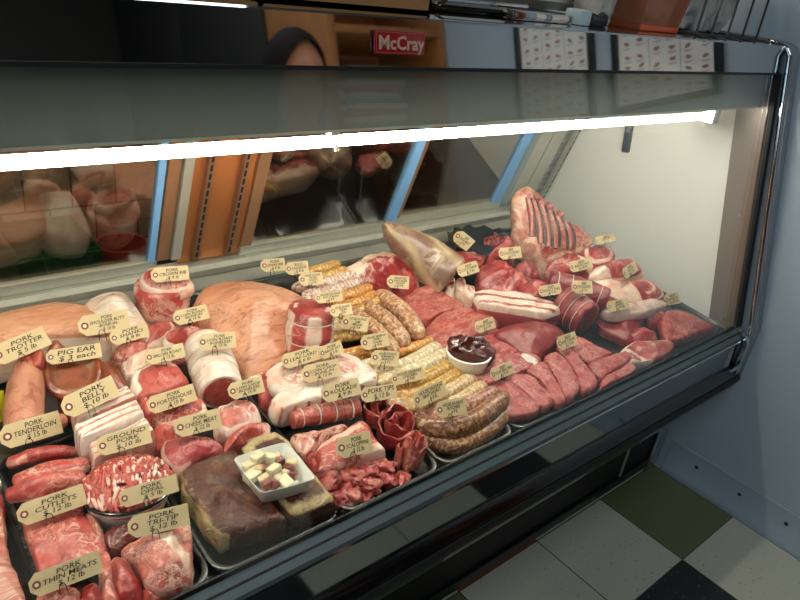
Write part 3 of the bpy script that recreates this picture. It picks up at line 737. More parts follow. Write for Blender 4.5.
o = roll('tied_roast', [(b0.x, b0.y, b0.z), (b0.x, b0.y, b0.z + .06), (b0.x + .004, b0.y + .004, b0.z + .122)], 0, meat_mat('tied_pork', '#bb4a50', '#cc6668', '#f0dcd0', amt=.3, vein=.3, scale=30, edge=.5), 'upright pork roast tied with string, red with vertical white fat bands', 'pork', None,
         world=True, rm=(rr, rr * 1.03, rr * .97), end='both', amp=.003, ties=3, fat=lambda s, w, k, off: (.5 + .5 * sin(w * 5 + 1)) if off <= 0 and k > .9 else (.8 if .5 < k < .9 and sin(w * 2) > .6 else 0))
slab('loin_chop', [(160, 335), (166, 329), (178, 325), (198, 325), (210, 331), (200, 341), (180, 344), (164, 342)], .07, .10, .05, pork_loin, 'pork loin chop with white edge, in front of the upright bone-in roast', 'pork', 'pork loin chops', dome=.012, fat=rim_dir(0, 1, .8))
slab('loin_chop', [(140, 338), (147, 326), (170, 320), (176, 327), (162, 339), (146, 346)], .065, .085, .045, pork_loin, 'pork loin chop left of the one in front of the upright roast', 'pork', 'pork loin chops', fat=rim_dir(.5, -.8, .75))
slab('blade_steak', [(112, 347), (125, 341), (144, 330), (148, 339), (138, 350), (127, 357), (114, 354)], .07, .08, .04, pork_pale, 'streaky pork blade piece right of the pig ears', 'pork', None, amp=.006)
slab('blade_steak', [(118, 360), (132, 354), (150, 347), (149, 357), (136, 373), (125, 374)], .055, .07, .04, pork_pale, 'streaky pork blade piece between the pig ears and the sirloin roast', 'pork', None, amp=.006, fat=lambda dx, dy, r, z: .6)
# trotters and ears
o = roll('pig_trotter', [(31, 362, .085), (28, 376, .075), (25, 398, .06), (24, 428, .045)], [12, 15.5, 18.5, 19], trot_m, 'pale pig trotter with a red split hoof, pointing to the rear at the far left', 'trotter', None, fat=lambda s, w, k, off: (.8 if s < .1 else (.35 if s < .3 and sin(w * 2) > 0 else 0)))
toe_m = meat_mat('raw_toe', '#b94a3c', '#c96a50', '#d99a78', amt=.2, vein=.2, scale=30)
for pth in ([(28, 366, .09), (25, 356, .098), (25, 349, .10)], [(36, 366, .09), (37, 355, .102), (36, 346, .108)]):
    o2 = roll('toe', pth, [8, 6.5, 4], toe_m, '', parent=o); o2.matrix_parent_inverse = Matrix.Translation(-o.location); o2['label'] = 'red split toe'
roll('pig_trotter', [(33, 434, .03), (46, 427, .033), (61, 421, .035)], [12, 12, 8], trot_m, 'shorter pig trotter lying below the upright one, right of the tenderloin tag', 'trotter', None)
slab('pig_ear', [(46, 353), (50, 342), (56, 338), (65, 346), (82, 352), (102, 359), (102, 376), (92, 389), (66, 396), (52, 391), (44, 379), (43, 366)], .06, .115, .012, ear_m, 'open pale-centred pig ear beside the trotter', 'ear', 'pig ears', dome=-.022, amp=.002, round_=.25, fat=lambda dx, dy, r, z: max(0, .95 - r))
slab('pig_ear', [(86, 358), (104, 361), (120, 369), (128, 384), (118, 390), (104, 382), (94, 369)], .07, .085, .03, ear_m, 'folded brown pig ear right of the open one', 'ear', 'pig ears', dome=.015, amp=.003)
slab('pork_trim', [(56, 394), (74, 392), (86, 398), (80, 408), (64, 408)], .04, .045, .03, pork_deep, 'dark red pork piece under the open pig ear', 'pork')
# belly slabs
stripes = lambda f, ph, c=.5: (lambda dx, dy, r, z: 1.0 if sin((dy * 1.0 + dx * .35) * f + ph + (z - 1) * 4) > c - 1.2 else 0.0)
BG = 'pork belly slabs'
slab('pork_belly', [(70, 408), (100, 396), (128, 385), (137, 396), (106, 409), (77, 420)], .085, .085, .06, white_fat, 'rearmost of the three white pork belly slabs', 'pork', BG, dome=.002, amp=.002, round_=.08, lin=5, N=72, uv=lambda u, v, r, z: 1 if sin(v * 9 + 1) > -.55 else 0)
slab('pork_belly', [(73, 425), (105, 412), (137, 399), (145, 411), (113, 425), (80, 438)], .088, .088, .065, white_fat, 'middle of the three white pork belly slabs', 'pork', BG, dome=.002, amp=.002, round_=.08, lin=5, N=72, uv=lambda u, v, r, z: 1 if sin(v * 8 + 2.4) > -.6 else 0)
slab('pork_belly', [(88, 444), (118, 430), (146, 417), (155, 429), (124, 444), (93, 460)], .078, .078, .07, white_fat, 'front pork belly slab, right behind the ground pork', 'pork', BG, dome=.002, amp=.002, round_=.08, lin=5, N=72, uv=lambda u, v, r, z: 1 if sin(v * 9 + .5) > -.65 else 0)
# tenderloins
TGp = 'pork tenderloins'
roll('pork_tenderloin', [(12, 463, .035), (40, 455, .04), (76, 451, .035)], [7, 8.5, 5], pork_deep, 'rearmost pork tenderloin, just below its tag', 'pork', TGp, amp=.004, fat=lambda s, w, k, off: .5 if s < .25 and sin(w * 2) > .3 else 0)
roll('pork_tenderloin', [(20, 481, .045), (50, 472, .05), (83, 466, .04)], [9, 11, 9], pork, 'middle pork tenderloin of the three at the left', 'pork', TGp, amp=.005, fat=lambda s, w, k, off: .55 if s > .5 and sin(w * 2 + 1) > .5 else 0)
roll('pork_tenderloin', [(14, 495, .05), (38, 487, .055), (80, 480, .045)], [10, 11.5, 9], pork, 'front pork tenderloin, lying above the cutlets', 'pork', TGp, amp=.006, fat=lambda s, w, k, off: .6 if s < .6 and abs(sin(w + 2)) > .93 else 0)
# ground pork in an oval bowl
c0 = at(128, 485, .062); m_ = mpp(c0); A_, B_ = 44 * m_, 40 * m_
def oval_bowl(name, c, A, B, hgt, mat, label, cat, thick=.004, sq=2.0, rot=0, rim_mat=None, foot=.72):
    prof = [(foot * .2, 0), (foot, 0), (foot + .06, .004), (.93, hgt * .72), (1.0, hgt), (1.0 - thick / A, hgt + .001), (.93 - thick / A, hgt * .75), (foot - .02, .008), (.1, .006)]
    vs = []; fs = []; n = 48; R2 = Matrix.Rotation(rot, 3, 'Z')
    for s, z in prof:
        for k in range(n):
            w = 2 * pi * k / n; e = 2 / sq
            x = math.copysign(abs(cos(w)) ** e, cos(w)) * A * s; y = math.copysign(abs(sin(w)) ** e, sin(w)) * B * s
            vs.append(Vector((c.x, c.y, c.z - hgt + z)) + R2 @ Vector((x, y, 0)))
    for i in range(len(prof) - 1):
        for k in range(n): fs.append((i * n + k, i * n + (k + 1) % n, (i + 1) * n + (k + 1) % n, (i + 1) * n + k))
    fs.append(tuple(range(n))[::-1]); fs.append(tuple((len(prof) - 1) * n + k for k in range(n)))
    mb = MB(); mb.add(vs, fs); reg(mb); o = mb.build(name, mat, loc=(c.x, c.y, c.z - hgt)); tag(o, label, cat)
    if rim_mat:
        q = MB(); ring = []
        for k in range(n):
            w = 2 * pi * k / n; e = 2 / sq
            ring.append(Vector((c.x, c.y, c.z + .0005)) + R2 @ Vector((math.copysign(abs(cos(w)) ** e, cos(w)) * A * .995, math.copysign(abs(sin(w)) ** e, sin(w)) * B * .995, 0)))
        q.tube(ring, .0028, 8, closed=True); r = q.build('rim', rim_mat, o); r.matrix_parent_inverse = Matrix.Translation(-o.location)
    return o
oval_bowl('serving_bowl', c0, A_, B_, .052, M_porc, 'white oval bowl with black rim holding the ground pork', 'bowl', rim_mat=M_gloss_black)
q = MB(); rnd = random.Random(11)
q.lathe([(0, .024), (A_ * .5, .019), (A_ * .8, .006), (A_ * .9, -.012), (A_ * .7, -.03), (0, -.04)], 28, (c0.x, c0.y, c0.z))
for i in range(300):
    a = rnd.uniform(0, 2 * pi); r_ = sqrt(rnd.random()) * .92
    x, y = cos(a) * r_ * A_, sin(a) * r_ * B_
    dx_, dy_ = rnd.gauss(.35, .3), rnd.gauss(.9, .15); l_ = rnd.uniform(.014, .03); pts = []
    for k in range(5):
        t = (k / 4 - .5) * l_; X, Y = x + dx_ * t, y + dy_ * t; rr_ = sqrt((X / A_) ** 2 + (Y / B_) ** 2)
        if rr_ > .97: X, Y, rr_ = X / rr_ * .97, Y / rr_ * .97, .97
        pts.append((c0.x + X, c0.y + Y, c0.z + .026 * (1 - rr_ ** 2) + .003 * rnd.random() + .003 * cos(t * 90)))
    q.tube(pts, [.0022, .0030, .0031, .0029, .002], 7)
g = random.Random(5); cur = None; q.a = []
for i in range(len(q.v)):
    if i % 35 == 0: cur = 1.0 if g.random() < .22 else 0.0
    q.a.append(cur)
o = q.build('ground_pork', meat_mat('minced_pork', '#c4524c', '#d4716a', '#f0d4c6', amt=.2, vein=.2, scale=60, edge=.3)); tag(o, 'heap of freshly ground pork strands in the black-rimmed oval bowl', 'ground meat', kind='stuff'); reg(q)
# cutlets, thin meats, tri-tip
slab('pork_cutlet', [(21, 511), (30, 502), (56, 495), (82, 490), (86, 510), (100, 534), (107, 548), (96, 557), (62, 564), (40, 570), (30, 542)], .05, .05, .035, pork, 'broad thin pork cutlet under the cutlets tag at the lower left', 'pork', None, amp=.005, flat=True)
slab('pork_cutlet', [(86, 512), (97, 517), (107, 541), (100, 548), (90, 530)], .04, .045, .03, pork_pale, 'narrow folded pork cutlet at the right edge of the broad one', 'pork', None, amp=.006)
TM = 'thin pork strips at the lower left corner'
slab('pork_strip', [(36, 597), (46, 588), (76, 586), (80, 604), (60, 618), (38, 614)], .045, .05, .03, pork, 'left thin pork strip below the thin meats tag', 'pork', TM, amp=.005)
slab('pork_strip', [(80, 588), (97, 582), (101, 606), (98, 618), (82, 616)], .045, .05, .03, pork_deep, 'middle thin pork strip below the thin meats tag', 'pork', TM, amp=.005)
slab('pork_strip', [(97, 558), (108, 550), (115, 572), (118, 606), (103, 614)], .04, .05, .03, pork_pale, 'right thin pork strip beside the thin meats tag', 'pork', TM, amp=.005)
slab('tri_tip', [(120, 549), (140, 537), (168, 530), (184, 511), (191, 516), (192, 550), (190, 575), (178, 585), (160, 590), (142, 578), (134, 561)], .05, .065, .045, pork_pale, 'large pink pork tri-tip with a white sinew streak, in the tray corner', 'pork', None, dome=.012, amp=.007, fat=lambda dx, dy, r, z: .8 if abs(dx - .12 + .3 * dy) < .12 and r < .85 else (.4 if r > .85 else 0))
slab('tri_tip', [(111, 558), (123, 556), (135, 571), (143, 588), (140, 606), (118, 612), (112, 592)], .035, .05, .04, pork_deep, 'deep red pork tri-tip left of the pale one', 'pork', None, dome=.014, amp=.005, fat=rim_dir(-.6, .7, .85))
slab('tri_tip', [(142, 588), (158, 592), (166, 598), (160, 608), (142, 610)], .03, .035, .025, pork, 'small pork trimming in front of the pale tri-tip', 'pork', None)
slab('pork_offal', [(104, 534), (112, 524), (132, 520), (136, 534), (120, 546), (109, 546)], .045, .05, .035, offal_m, 'dark glossy offal piece in front of the ground pork bowl', 'offal', None, dome=.012)
slab('pork_ribs', [(-30, 505), (-8, 498), (4, 512), (6, 540), (16, 570), (25, 596), (26, 620), (-30, 630)], .05, .05, .035, meat_mat('rib_pale', '#d58e80', '#dfa694', '#f0d6c4', amt=.6, vein=.6, scale=14, stretch=(.3, 3, 1), edge=.5), 'pale pork rib slab cut off by the lower left edge', 'pork', None, dome=.006, amp=.006)
slab('pork_ribs', [(-30, 480), (-6, 478), (2, 492), (4, 508), (-12, 512), (-30, 510)], .045, .045, .03, pork_deep, 'dark red rib end behind the pale rib slab at the left edge', 'pork', None)
q = MB(); p0 = at(2, 408, .03); q.box(p0.x - .012, p0.x + .006, p0.y - .002, p0.y + .002, p0.z - .035, p0.z + .035, .001); tag(q.build('yellow_card', plain('yellow_plastic', '#d8c21e', .4)), 'yellow plastic card at the left edge beside the trotter', 'card')
# ---------------------------------------------------------------- pork, centre
slab('sirloin_roast', [(129, 379), (136, 367), (155, 360), (175, 362), (187, 375), (185, 383), (165, 390), (143, 396), (134, 389)], .065, .085, .06, pork_loin, 'pork sirloin roast with lean pink face and white fat arch', 'pork', None, dome=.006, fat=rim_dir(-.3, 1, .72, -.3), round_=.2)
slab('porterhouse_chop', [(136, 397), (146, 393), (150, 404), (160, 416), (150, 422), (140, 414)], .045, .05, .04, pork, 'pork porterhouse piece left of its tag, beside the belly slabs', 'pork', 'pork porterhouse cuts')
slab('porterhouse_chop', [(150, 412), (172, 402), (196, 393), (206, 402), (204, 411), (180, 419), (158, 424)], .05, .065, .045, pork, 'pork porterhouse chop below its tag, left of the white loin roll', 'pork', 'pork porterhouse cuts', amp=.006, fat=rim_dir(0, -1, .85))
roll('loin_roast', [(206, 349, .065), (213, 368, .062), (221, 391, .06)], [22, 23.5, 22.5], meat_mat('loin_roll', '#c25650', '#cf736a', '#f3e8dc', amt=.2, vein=.3, scale=34, edge=.2), 'white fat-wrapped boneless pork loin roast tied with string', 'pork', None, end='cut', ties=5, amp=.0018, n=40, fat=lambda s, w, k, off: 0.0 if (off > 0 and k < .88) else 1.0)
slab('loin_chop', [(213, 410), (226, 401), (244, 399), (257, 405), (261, 413), (256, 420), (242, 426), (229, 432), (219, 428)], .06, .07, .04, meat_mat('chop_marbled', '#d17a72', '#dc958a', '#f1d8c8', amt=.5, vein=.7, scale=36, edge=.4), 'round marbled boneless loin chop pierced by its tag pin', 'pork', 'pork loin chops', dome=.006, fat=rim(.86, .15))
slab('cheek_cut', [(152, 428), (163, 424), (176, 426), (178, 436), (166, 444), (155, 444)], .045, .05, .035, pork, 'small pork piece between the belly slabs and the dark pink cheek', 'pork', 'pork cheek meat')
slab('cheek_cut', [(160, 444), (168, 438), (198, 433), (222, 440), (221, 450), (200, 455), (177, 469), (163, 457)], .055, .065, .05, meat_mat('cheek', '#b24650', '#c05c62', '#e8b8b0', amt=.35, vein=.35, scale=40), 'largest dark pink pork cheek, in front of its tag', 'pork', 'pork cheek meat', dome=.012, fat=rim_dir(-1, .3, .85))
slab('cheek_cut', [(223, 443), (234, 431), (266, 420), (272, 427), (266, 433), (236, 444), (225, 450)], .055, .06, .045, pork, 'long pork cheek piece between the round loin chop and the cured slab', 'pork', 'pork cheek meat', fat=rim_dir(1, -.4, .86))
slab('pork_end', [(260, 376), (268, 372), (279, 377), (279, 392), (271, 402), (261, 398)], .04, .07, .04, pork_deep, 'small dark red pork end between the skin-on leg and the leaf lard', 'pork', None, amp=.006)
slab('leaf_lard', [(264, 372), (282, 359), (304, 352), (345, 350), (371, 363), (375, 370), (352, 377), (318, 386), (290, 392), (274, 388)], .07, .085, .035, fatty, 'wide pale pink and white sheet of pork leaf lard', 'pork', None, dome=.006, fat=lambda dx, dy, r, z: .9 if r > .72 or z < .9 else .35)
slab('bone_in_chop', [(273, 394), (300, 384), (345, 374), (374, 366), (375, 378), (345, 388), (305, 400), (276, 408)], .07, .075, .05, white_fat, 'stacked bone-in loin chops showing a long white fat edge with red flecks', 'pork', None, dome=.004, round_=.15, N=72, fat=lambda dx, dy, r, z: 0 if sin(dx * 26 + dy * 5) > .96 and z < .98 else 1)
roll('pork_roulade', [(293, 420, .055), (325, 413, .055), (357, 408, .052)], [9.5, 10.5, 9.5], meat_mat('roulade', '#b8504e', '#c96a64', '#e9bfae', amt=.4, vein=.5, scale=36), 'long pork roulade tied across with string', 'pork', None, ties=4, end='both', amp=.003)
slab('rib_piece', [(291, 437), (300, 431), (345, 422), (344, 430), (318, 446), (306, 454)], .045, .05, .04, meat_mat('rib_side', '#a9423f', '#bd5a52', '#e8c6b0', amt=.6, vein=.7, scale=26), 'row of small ribs in front of the tied roulade', 'pork', None, amp=.006)
slab('pork_trim', [(300, 452), (312, 448), (322, 460), (322, 472), (312, 470)], .035, .04, .03, pork_deep, 'dark red pork strip left of the fat-edged scaloppine', 'pork')
slab('scaloppine', [(318, 446), (328, 437), (358, 419), (370, 422), (375, 432), (386, 446), (379, 451), (322, 470), (319, 460)], .055, .065, .04, pork, 'pork scaloppine slice with a thick white fat front edge', 'pork', None, dome=.006, fat=lambda dx, dy, r, z: 1 if (dy - .25 * dx < -.35) or (abs(dy + .45 * dx * 0 - .30) < .08 and dx < .5) else 0)
def spiral(name, c, r, hgt, turns, mat, label, cat, group, ax=Vector((0, 0, 1)), rz=0, thick=.006):
    """a thin slice of meat rolled into a rosette"""
    SEED[0] += 1; q = MB(); n = int(26 * turns); inner = []; outer = []
    qn = Vector((0, 0, 1)).rotation_difference(ax.normalized()).to_matrix()
    vs = []; fs = []
    for i in range(n + 1):
        a = rz + 2 * pi * turns * i / n; rr_ = r * (.12 + .88 * i / n)
        for k, (dr, dz) in enumerate(((0, 0), (0, .8), (-thick * .2, 1), (-thick * .8, 1), (-thick, .8), (-thick, 0))):
            zz = hgt * dz * (.80 + .20 * cos(a * 1.7 + SEED[0]) + .16 * (1 - i / n))
            w = noise.noise(Vector((cos(a) * 2 + SEED[0], sin(a) * 2, dz * 1.5))) * .009
            p = Vector(((rr_ + dr + w + .006 * dz) * cos(a), (rr_ + dr + w + .006 * dz) * sin(a), zz)); p = Vector(c) + qn @ p
            p.z = max(p.z, deck(p.y) + .007); vs.append(p)
    for i in range(n):
        for k in range(6): fs.append((i * 6 + k, i * 6 + (k + 1) % 6, (i + 1) * 6 + (k + 1) % 6, (i + 1) * 6 + k))
    fs.append(tuple(range(6))); fs.append(tuple(n * 6 + k for k in range(6)))
    q.add(vs, fs); return finish(q, name, mat, label, cat, group, Vector(c))
TPg = 'rolled pork tips'
p = at(373, 418, .02); spiral('pork_tip_roll', p, 16 * mpp(p), .05, 2.1, pork_deep, 'rolled red pork tip right below the pork tips tag', 'pork', TPg, ax=Vector((-.1, -.35, 1)))
p = at(392, 438, .015); spiral('pork_tip_roll', p, 19 * mpp(p), .06, 2.6, pork_deep, 'largest rolled red pork rosette, beside the scaloppine', 'pork', TPg, ax=Vector((0, -.3, 1)), rz=1)
p = at(407, 466, .012); spiral('pork_tip_roll', p, 14 * mpp(p), .062, 2.2, pork, 'rolled pork tip standing at the front right corner of the pork tray', 'pork', TPg, ax=Vector((.18, .05, 1)), rz=2)
rnd = random.Random(21)
for i, (px, py, h, r_) in enumerate(((331, 480, .032, .022), (334, 497, .020, .020), (351, 475, .035, .021), (350, 491, .022, .020), (368, 470, .035, .019), (367, 484, .026, .021), (384, 466, .032, .018), (386, 478, .024, .020), (366, 497, .013, .015), (402, 480, .016, .016), (346, 503, .013, .015))):
    blob('stew_chunk', px, py, h, r_, (pork, pork_deep, pork)[i % 3], ['stew chunk at the left end of the pork pieces, below the scaloppine', 'frontmost left stew chunk at the tray corner', 'stew chunk right below the scaloppine tag', 'stew chunk in the middle of the front row', 'stew chunk under the right end of the scaloppine', 'stew chunk in the centre of the pork pieces', 'stew chunk next to the rolled rosette', 'stew chunk behind the pale fatty trimming', 'small pale trimming at the tray front', 'small fatty trimming left of the corner roll', 'smallest red trimming at the tray front'][i], 'pork', 'pork stew chunks', sq=(1.2, .9, .62), amp=.5, rz=rnd.uniform(0, 3), fat=lambda x, y, z: .35)
# cured slab with bowl
slab('cured_slab', [(180, 471), (190, 461), (234, 447), (248, 468), (270, 498), (286, 517), (254, 526), (220, 534), (200, 511), (182, 487)], .056, .056, .047, bacon_m, 'large brown crusted slab of cured pork with yellow fat side', 'cured pork', None, dome=.004, amp=.006, round_=.15, lin=4, N=96, fat=lambda dx, dy, r, z: (.95 if dx < -.38 and z < .9 else .05) + (.3 if dx < -.45 and r > .8 else 0))
slab('cured_slab', [(240, 446), (252, 436), (275, 429), (289, 439), (302, 458), (337, 499), (312, 509), (291, 515), (272, 494), (254, 468)], .053, .053, .044, bacon_m, 'smaller cured slab with yellow fat rim under the square bowl', 'cured pork', None, dome=.003, amp=.005, round_=.15, lin=4, N=80, fat=lambda dx, dy, r, z: .7 if r > .78 and z >= .9 else .2)
cs = [at(px, py, .090) for px, py in ((232, 458), (286, 441.5), (317, 479), (261, 494))]; cc = sum(cs, Vector()) / 4
def square_bowl():
    n = 12; out = []
    for i in range(4):
        a, b, c_ = cs[i - 1], cs[i], cs[(i + 1) % 4]
        p0, p2 = b.lerp(a, .13), b.lerp(c_, .13)
        for k in range(7):
            t = k / 6; out.append(p0 * (1 - t) ** 2 + b * (2 * t * (1 - t)) + p2 * t * t)
        d = c_.lerp(b, .13)
        for k in range(1, 5):
            t = k / 5; m_ = p2.lerp(d, t); mid = (m_ - cc); m_ = cc + mid * (1 + .02 * sin(pi * t)); out.append(m_)
    prof = [(.2, -.034), (.74, -.034), (.80, -.031), (.93, -.008), (1.0, 0), (.985, .0012), (.955, -.001), (.86, -.012), (.74, -.028), (.1, -.029)]
    vs = []; fs = []; n = len(out)
    for s, z in prof:
        for p in out: v = cc + (p - cc) * s; v.z += z; vs.append(v)
    for i in range(len(prof) - 1):
        for k in range(n): fs.append((i * n + k, i * n + (k + 1) % n, (i + 1) * n + (k + 1) % n, (i + 1) * n + k))
    fs.append(tuple(range(n))[::-1]); fs.append(tuple((len(prof) - 1) * n + k for k in range(n)))
    q = MB(); q.add(vs, fs); reg(q); o = q.build('square_bowl', M_porc, loc=(cc.x, cc.y, cc.z - .034)); tag(o, 'square white porcelain bowl of diced cured pork on the brown slab', 'bowl')
square_bowl()
dice_m = meat_mat('diced_cured', '#7d3f34', '#8d4d40', '#e3d6ad', amt=.2, vein=.3, scale=40, edge=.3)
M_dfat = meat_mat('diced_fat', '#d3c293', '#dccfa4', '#e9e0bc', amt=.3, vein=.2, scale=40)
rnd = random.Random(4)
for i, (px, py, kind, lab) in enumerate(((258, 458, 1, 'pale fat dice standing highest at the rear of the square bowl'), (250, 466, 1, 'pale fat dice at the left inner wall of the square bowl'), (268, 459, 1, 'pale fat dice at the rear rim of the square bowl'), (278, 460, 0, 'reddish cured dice nearest the rear corner of the square bowl'),
        (274, 470, 1, 'large pale fat dice in the centre of the square bowl'), (262, 471, 0, 'dark brown cured dice in the centre of the square bowl'), (290, 467, 0, 'half fat half brown dice near the right corner of the bowl'), (289, 475, 0, 'reddish streaky dice at the right inner wall of the bowl'),
        (252, 476, 1, 'pale fat dice at the left front of the square bowl'), (266, 482, 0, 'upright streaky dice at the front corner of the bowl'), (276, 482, 0, 'brown dice lying at the front wall of the bowl'), (286, 483, 1, 'flat pale dice at the right front of the bowl'))):
    p = at(px, py, .078 if i not in (0, 4) else .086)
    q = MB(); s = rnd.uniform(.0085, .0105); R_ = Matrix.Translation(p) @ Matrix.Rotation(rnd.uniform(0, 3), 4, 'Z') @ Matrix.Rotation(rnd.uniform(-.5, .5), 4, 'X')
    q.box(-s * 1.25, s * 1.25, -s * .9, s * .9, -s * .8, s * .8, .0018, R_, 2)
    vv = [(R_.inverted() @ Vector(v)) for v in q.v]; q.a = [(1.0 if v.x > s * .3 else 0.0) if kind == 0 else 1.0 for v in vv]
    finish(q, 'diced_pork', dice_m if kind == 0 else M_dfat, lab, 'cured pork', 'diced cured pork in the square bowl', p, angle=50)
# ---------------------------------------------------------------- sausages
def saus(path, r, mat, label, group, kind='sausage'):
    hs = [p[2] for p in path]
    return roll(kind, path, r, mat, label, 'sausage', group, end='taper', amp=.0012, freq=40, n=18, steps=16)
Y = 'yellow sausages in the rear'
saus([(306, 273, .10), (320, 269, .105), (335, 265, .10)], 5, s_yellow, 'rearmost yellow sausage, against the rear door track', Y)
saus([(318, 279, .095), (330, 275, .10), (342, 271, .095)], 5, s_yellow, 'second yellow sausage from the rear', Y)
saus([(300, 287, .09), (325, 283, .095), (349, 276, .09)], 6, s_grey, 'rearmost pinkish grey speckled sausage', 'grey speckled sausages')
saus([(310, 294, .085), (335, 290, .09), (356, 283, .085)], 6, s_grey, 'middle pinkish grey speckled sausage', 'grey speckled sausages')
saus([(306, 301, .075), (322, 299, .08), (342, 293, .08)], 6, s_grey, 'front pinkish grey speckled sausage, behind the upright tied roast', 'grey speckled sausages')
O_ = 'orange yellow sausages'
saus([(332, 301, .085), (350, 295, .09), (366, 289, .085)], 6, s_orange, 'rearmost orange sausage of the middle bunch', O_)
saus([(338, 309, .08), (356, 303, .085), (371, 296, .08)], 6, s_orange, 'second orange sausage of the middle bunch', O_)
saus([(344, 315, .075), (362, 310, .08), (379, 301, .08)], 6, s_yellow, 'front yellow sausage of the middle bunch, beside the thick brats', O_)
saus([(330, 322, .06), (345, 318, .065), (360, 316, .06)], 6, s_white, 'pale sausage behind the tags right of the tied roast', 'pale sausages right of the tied roast')
saus([(334, 330, .055), (349, 328, .06), (364, 325, .055)], 6, s_white, 'second pale sausage right of the tied roast', 'pale sausages right of the tied roast')
B_g = 'thick pale brown brats'
saus([(385, 299, .085), (402, 311, .09), (415, 329, .08)], 9.5, s_brat, 'rightmost thick pale brown brat, against the red flat steak', B_g)
saus([(371, 309, .085), (388, 321, .09), (401, 337, .08)], 8.5, s_brat, 'second thick pale brown brat from the right', B_g)
saus([(354, 315, .075), (374, 329, .08), (390, 346, .07)], 8.5, s_brat, 'third thick pale brown brat, behind the tags', B_g)
saus([(396, 338, .05), (404, 343, .05), (408, 346, .045)], 6.5, s_brat, 'lower brat with only its round end showing, left one', B_g)
saus([(410, 334, .05), (417, 339, .05), (421, 343, .045)], 6, s_brat, 'lower brat with only its round end showing, right one', B_g)
saus([(330, 339, .06), (350, 336, .065), (370, 334, .06)], 6, s_yellow, 'pale yellow sausage right of the leaf lard tags', 'yellow orange sausages, middle row')
saus([(344, 357, .06), (364, 352, .065), (384, 346, .06)], 8, s_orange, 'dark orange sausage with its blunt end beside the leaf lard', 'yellow orange sausages, middle row')
saus([(392, 355, .055), (410, 349, .06), (427, 342, .055)], 6, s_orange, 'thin orange sausage behind the white ones', 'yellow orange sausages, middle row')
W_g = 'white sausages'
saus([(354, 367, .055), (373, 363, .06), (392, 357, .055)], 6, s_white, 'white sausage right of the leaf lard sheet', W_g)
saus([(382, 371, .06), (408, 364, .065), (433, 350, .06)], 8, s_white, 'rear long white sausage beside the liver bowl', W_g)
saus([(388, 380, .055), (416, 370, .06), (442, 357, .055)], 8.5, s_white, 'front long white sausage beside the liver bowl', W_g)
saus([(362, 378, .05), (380, 375, .055), (398, 372, .05)], 7, s_yellow, 'pale yellow sausage between the two tags left of the white ones', W_g)
G_g = 'golden sausages'
saus([(396, 390, .05), (424, 380, .055), (448, 367, .05)], 8, s_yellow, 'rear golden sausage in front of the white ones', G_g)
saus([(406, 398, .045), (436, 387, .05), (459, 374, .045)], 8, s_yellow, 'front golden sausage in front of the liver bowl', G_g)
saus([(388, 398, .045), (402, 395, .05), (416, 392, .045)], 7, s_orange, 'short golden sausage left of the metal tag', G_g)
P_g = 'pale beige sausages'
saus([(414, 408, .05), (443, 396, .055), (467, 382, .05)], 8.5, s_beige, 'rear beige sausage of the front tray', P_g)
saus([(436, 410, .045), (460, 400, .05), (479, 389, .045)], 8, s_beige, 'second beige sausage of the front tray', P_g)
saus([(394, 405, .04), (412, 406, .045), (430, 408, .04)], 8, s_beige, 'beige sausage end at the left of the front tray', P_g)
D_g = 'dark speckled sausages'
saus([(398, 413, .035), (420, 416, .04), (440, 421, .035)], 8, s_dark, 'dark speckled sausage behind the big curved one, left end', D_g)
saus([(436, 418, .045), (466, 407, .05), (489, 395, .045)], 9, s_dark, 'pink speckled sausage behind the big curved one', D_g)
saus([(428, 427, .045), (452, 429, .048), (480, 417, .048), (499, 401, .045)], 10.5, s_front, 'big curved dark speckled sausage on top of the front pile', D_g)
saus([(426, 439, .022), (455, 446, .024), (484, 434, .024), (503, 416, .022)], 9, s_front, 'lower curved dark speckled sausage at the tray front', D_g)
saus([(414, 428, .022), (424, 432, .022), (436, 436, .022)], 8, s_front, 'dark speckled sausage end at the left of the front pile', D_g)
# ---------------------------------------------------------------- beef and lamb
slab('round_roast', [(337, 264), (346, 259), (367, 251), (385, 246), (402, 250), (415, 260), (422, 275), (420, 287), (406, 296), (390, 291), (370, 287), (352, 280), (340, 271)], .06, .14, .10, beef_fat, 'big red beef round roast with a fatty top, left of the shank', 'beef', None, dome=.028, amp=.008, round_=.6, N=80, fat=lambda dx, dy, r, z: .75 if (dy > .1 and r > .35) else (.5 if r > .8 and dx > .2 else .15))
roll('beef_shank', [(387, 226, .185), (397, 236, .165), (420, 254, .125), (447, 277, .085)], [5.5, 13, 22, 26], shank_m, 'cone-shaped shank with pale sinew, leaning on the rear door track', 'beef', None, end='cut', n=40, amp=.004, freq=16, fat=lambda s, w, k, off: (0 if off > 0 and k < .9 else .12 + .5 * sin(w * 4 + 3 * s)))
b_ = at(447, 277, .085); d_ = (b_ - at(420, 254, .125)).normalized()
blob('marrow_bone', 0, 0, 0, .014, meat_mat('bone_cut', '#b53a3a', '#c65a50', '#efdcc4', amt=.3, vein=.3), 'small red cut bone end below the shank', 'beef', None, c=b_ + d_ * .02 + Vector((-.02, -.015, -.03)))
FS = 'flat red beef steaks'
slab('flat_steak', [(405, 299), (425, 286), (445, 292), (464, 305), (440, 312), (424, 320)], .05, .075, .045, beef_grain, 'flat red grained beef steak right of the brats, behind another', 'beef', FS, amp=.006, flat=True)
slab('flat_steak', [(424, 335), (434, 318), (452, 310), (467, 306), (486, 313), (498, 322), (478, 345), (450, 352), (430, 349)], .045, .06, .04, beef_grain, 'widest flat grained beef steak, behind the liver bowl', 'beef', FS, amp=.005, flat=True)
slab('flat_steak', [(486, 326), (500, 329), (512, 344), (520, 359), (501, 363), (488, 351)], .045, .05, .04, beef_steak, 'beef steak between the liver bowl and the smooth round slab', 'beef', FS, flat=True)
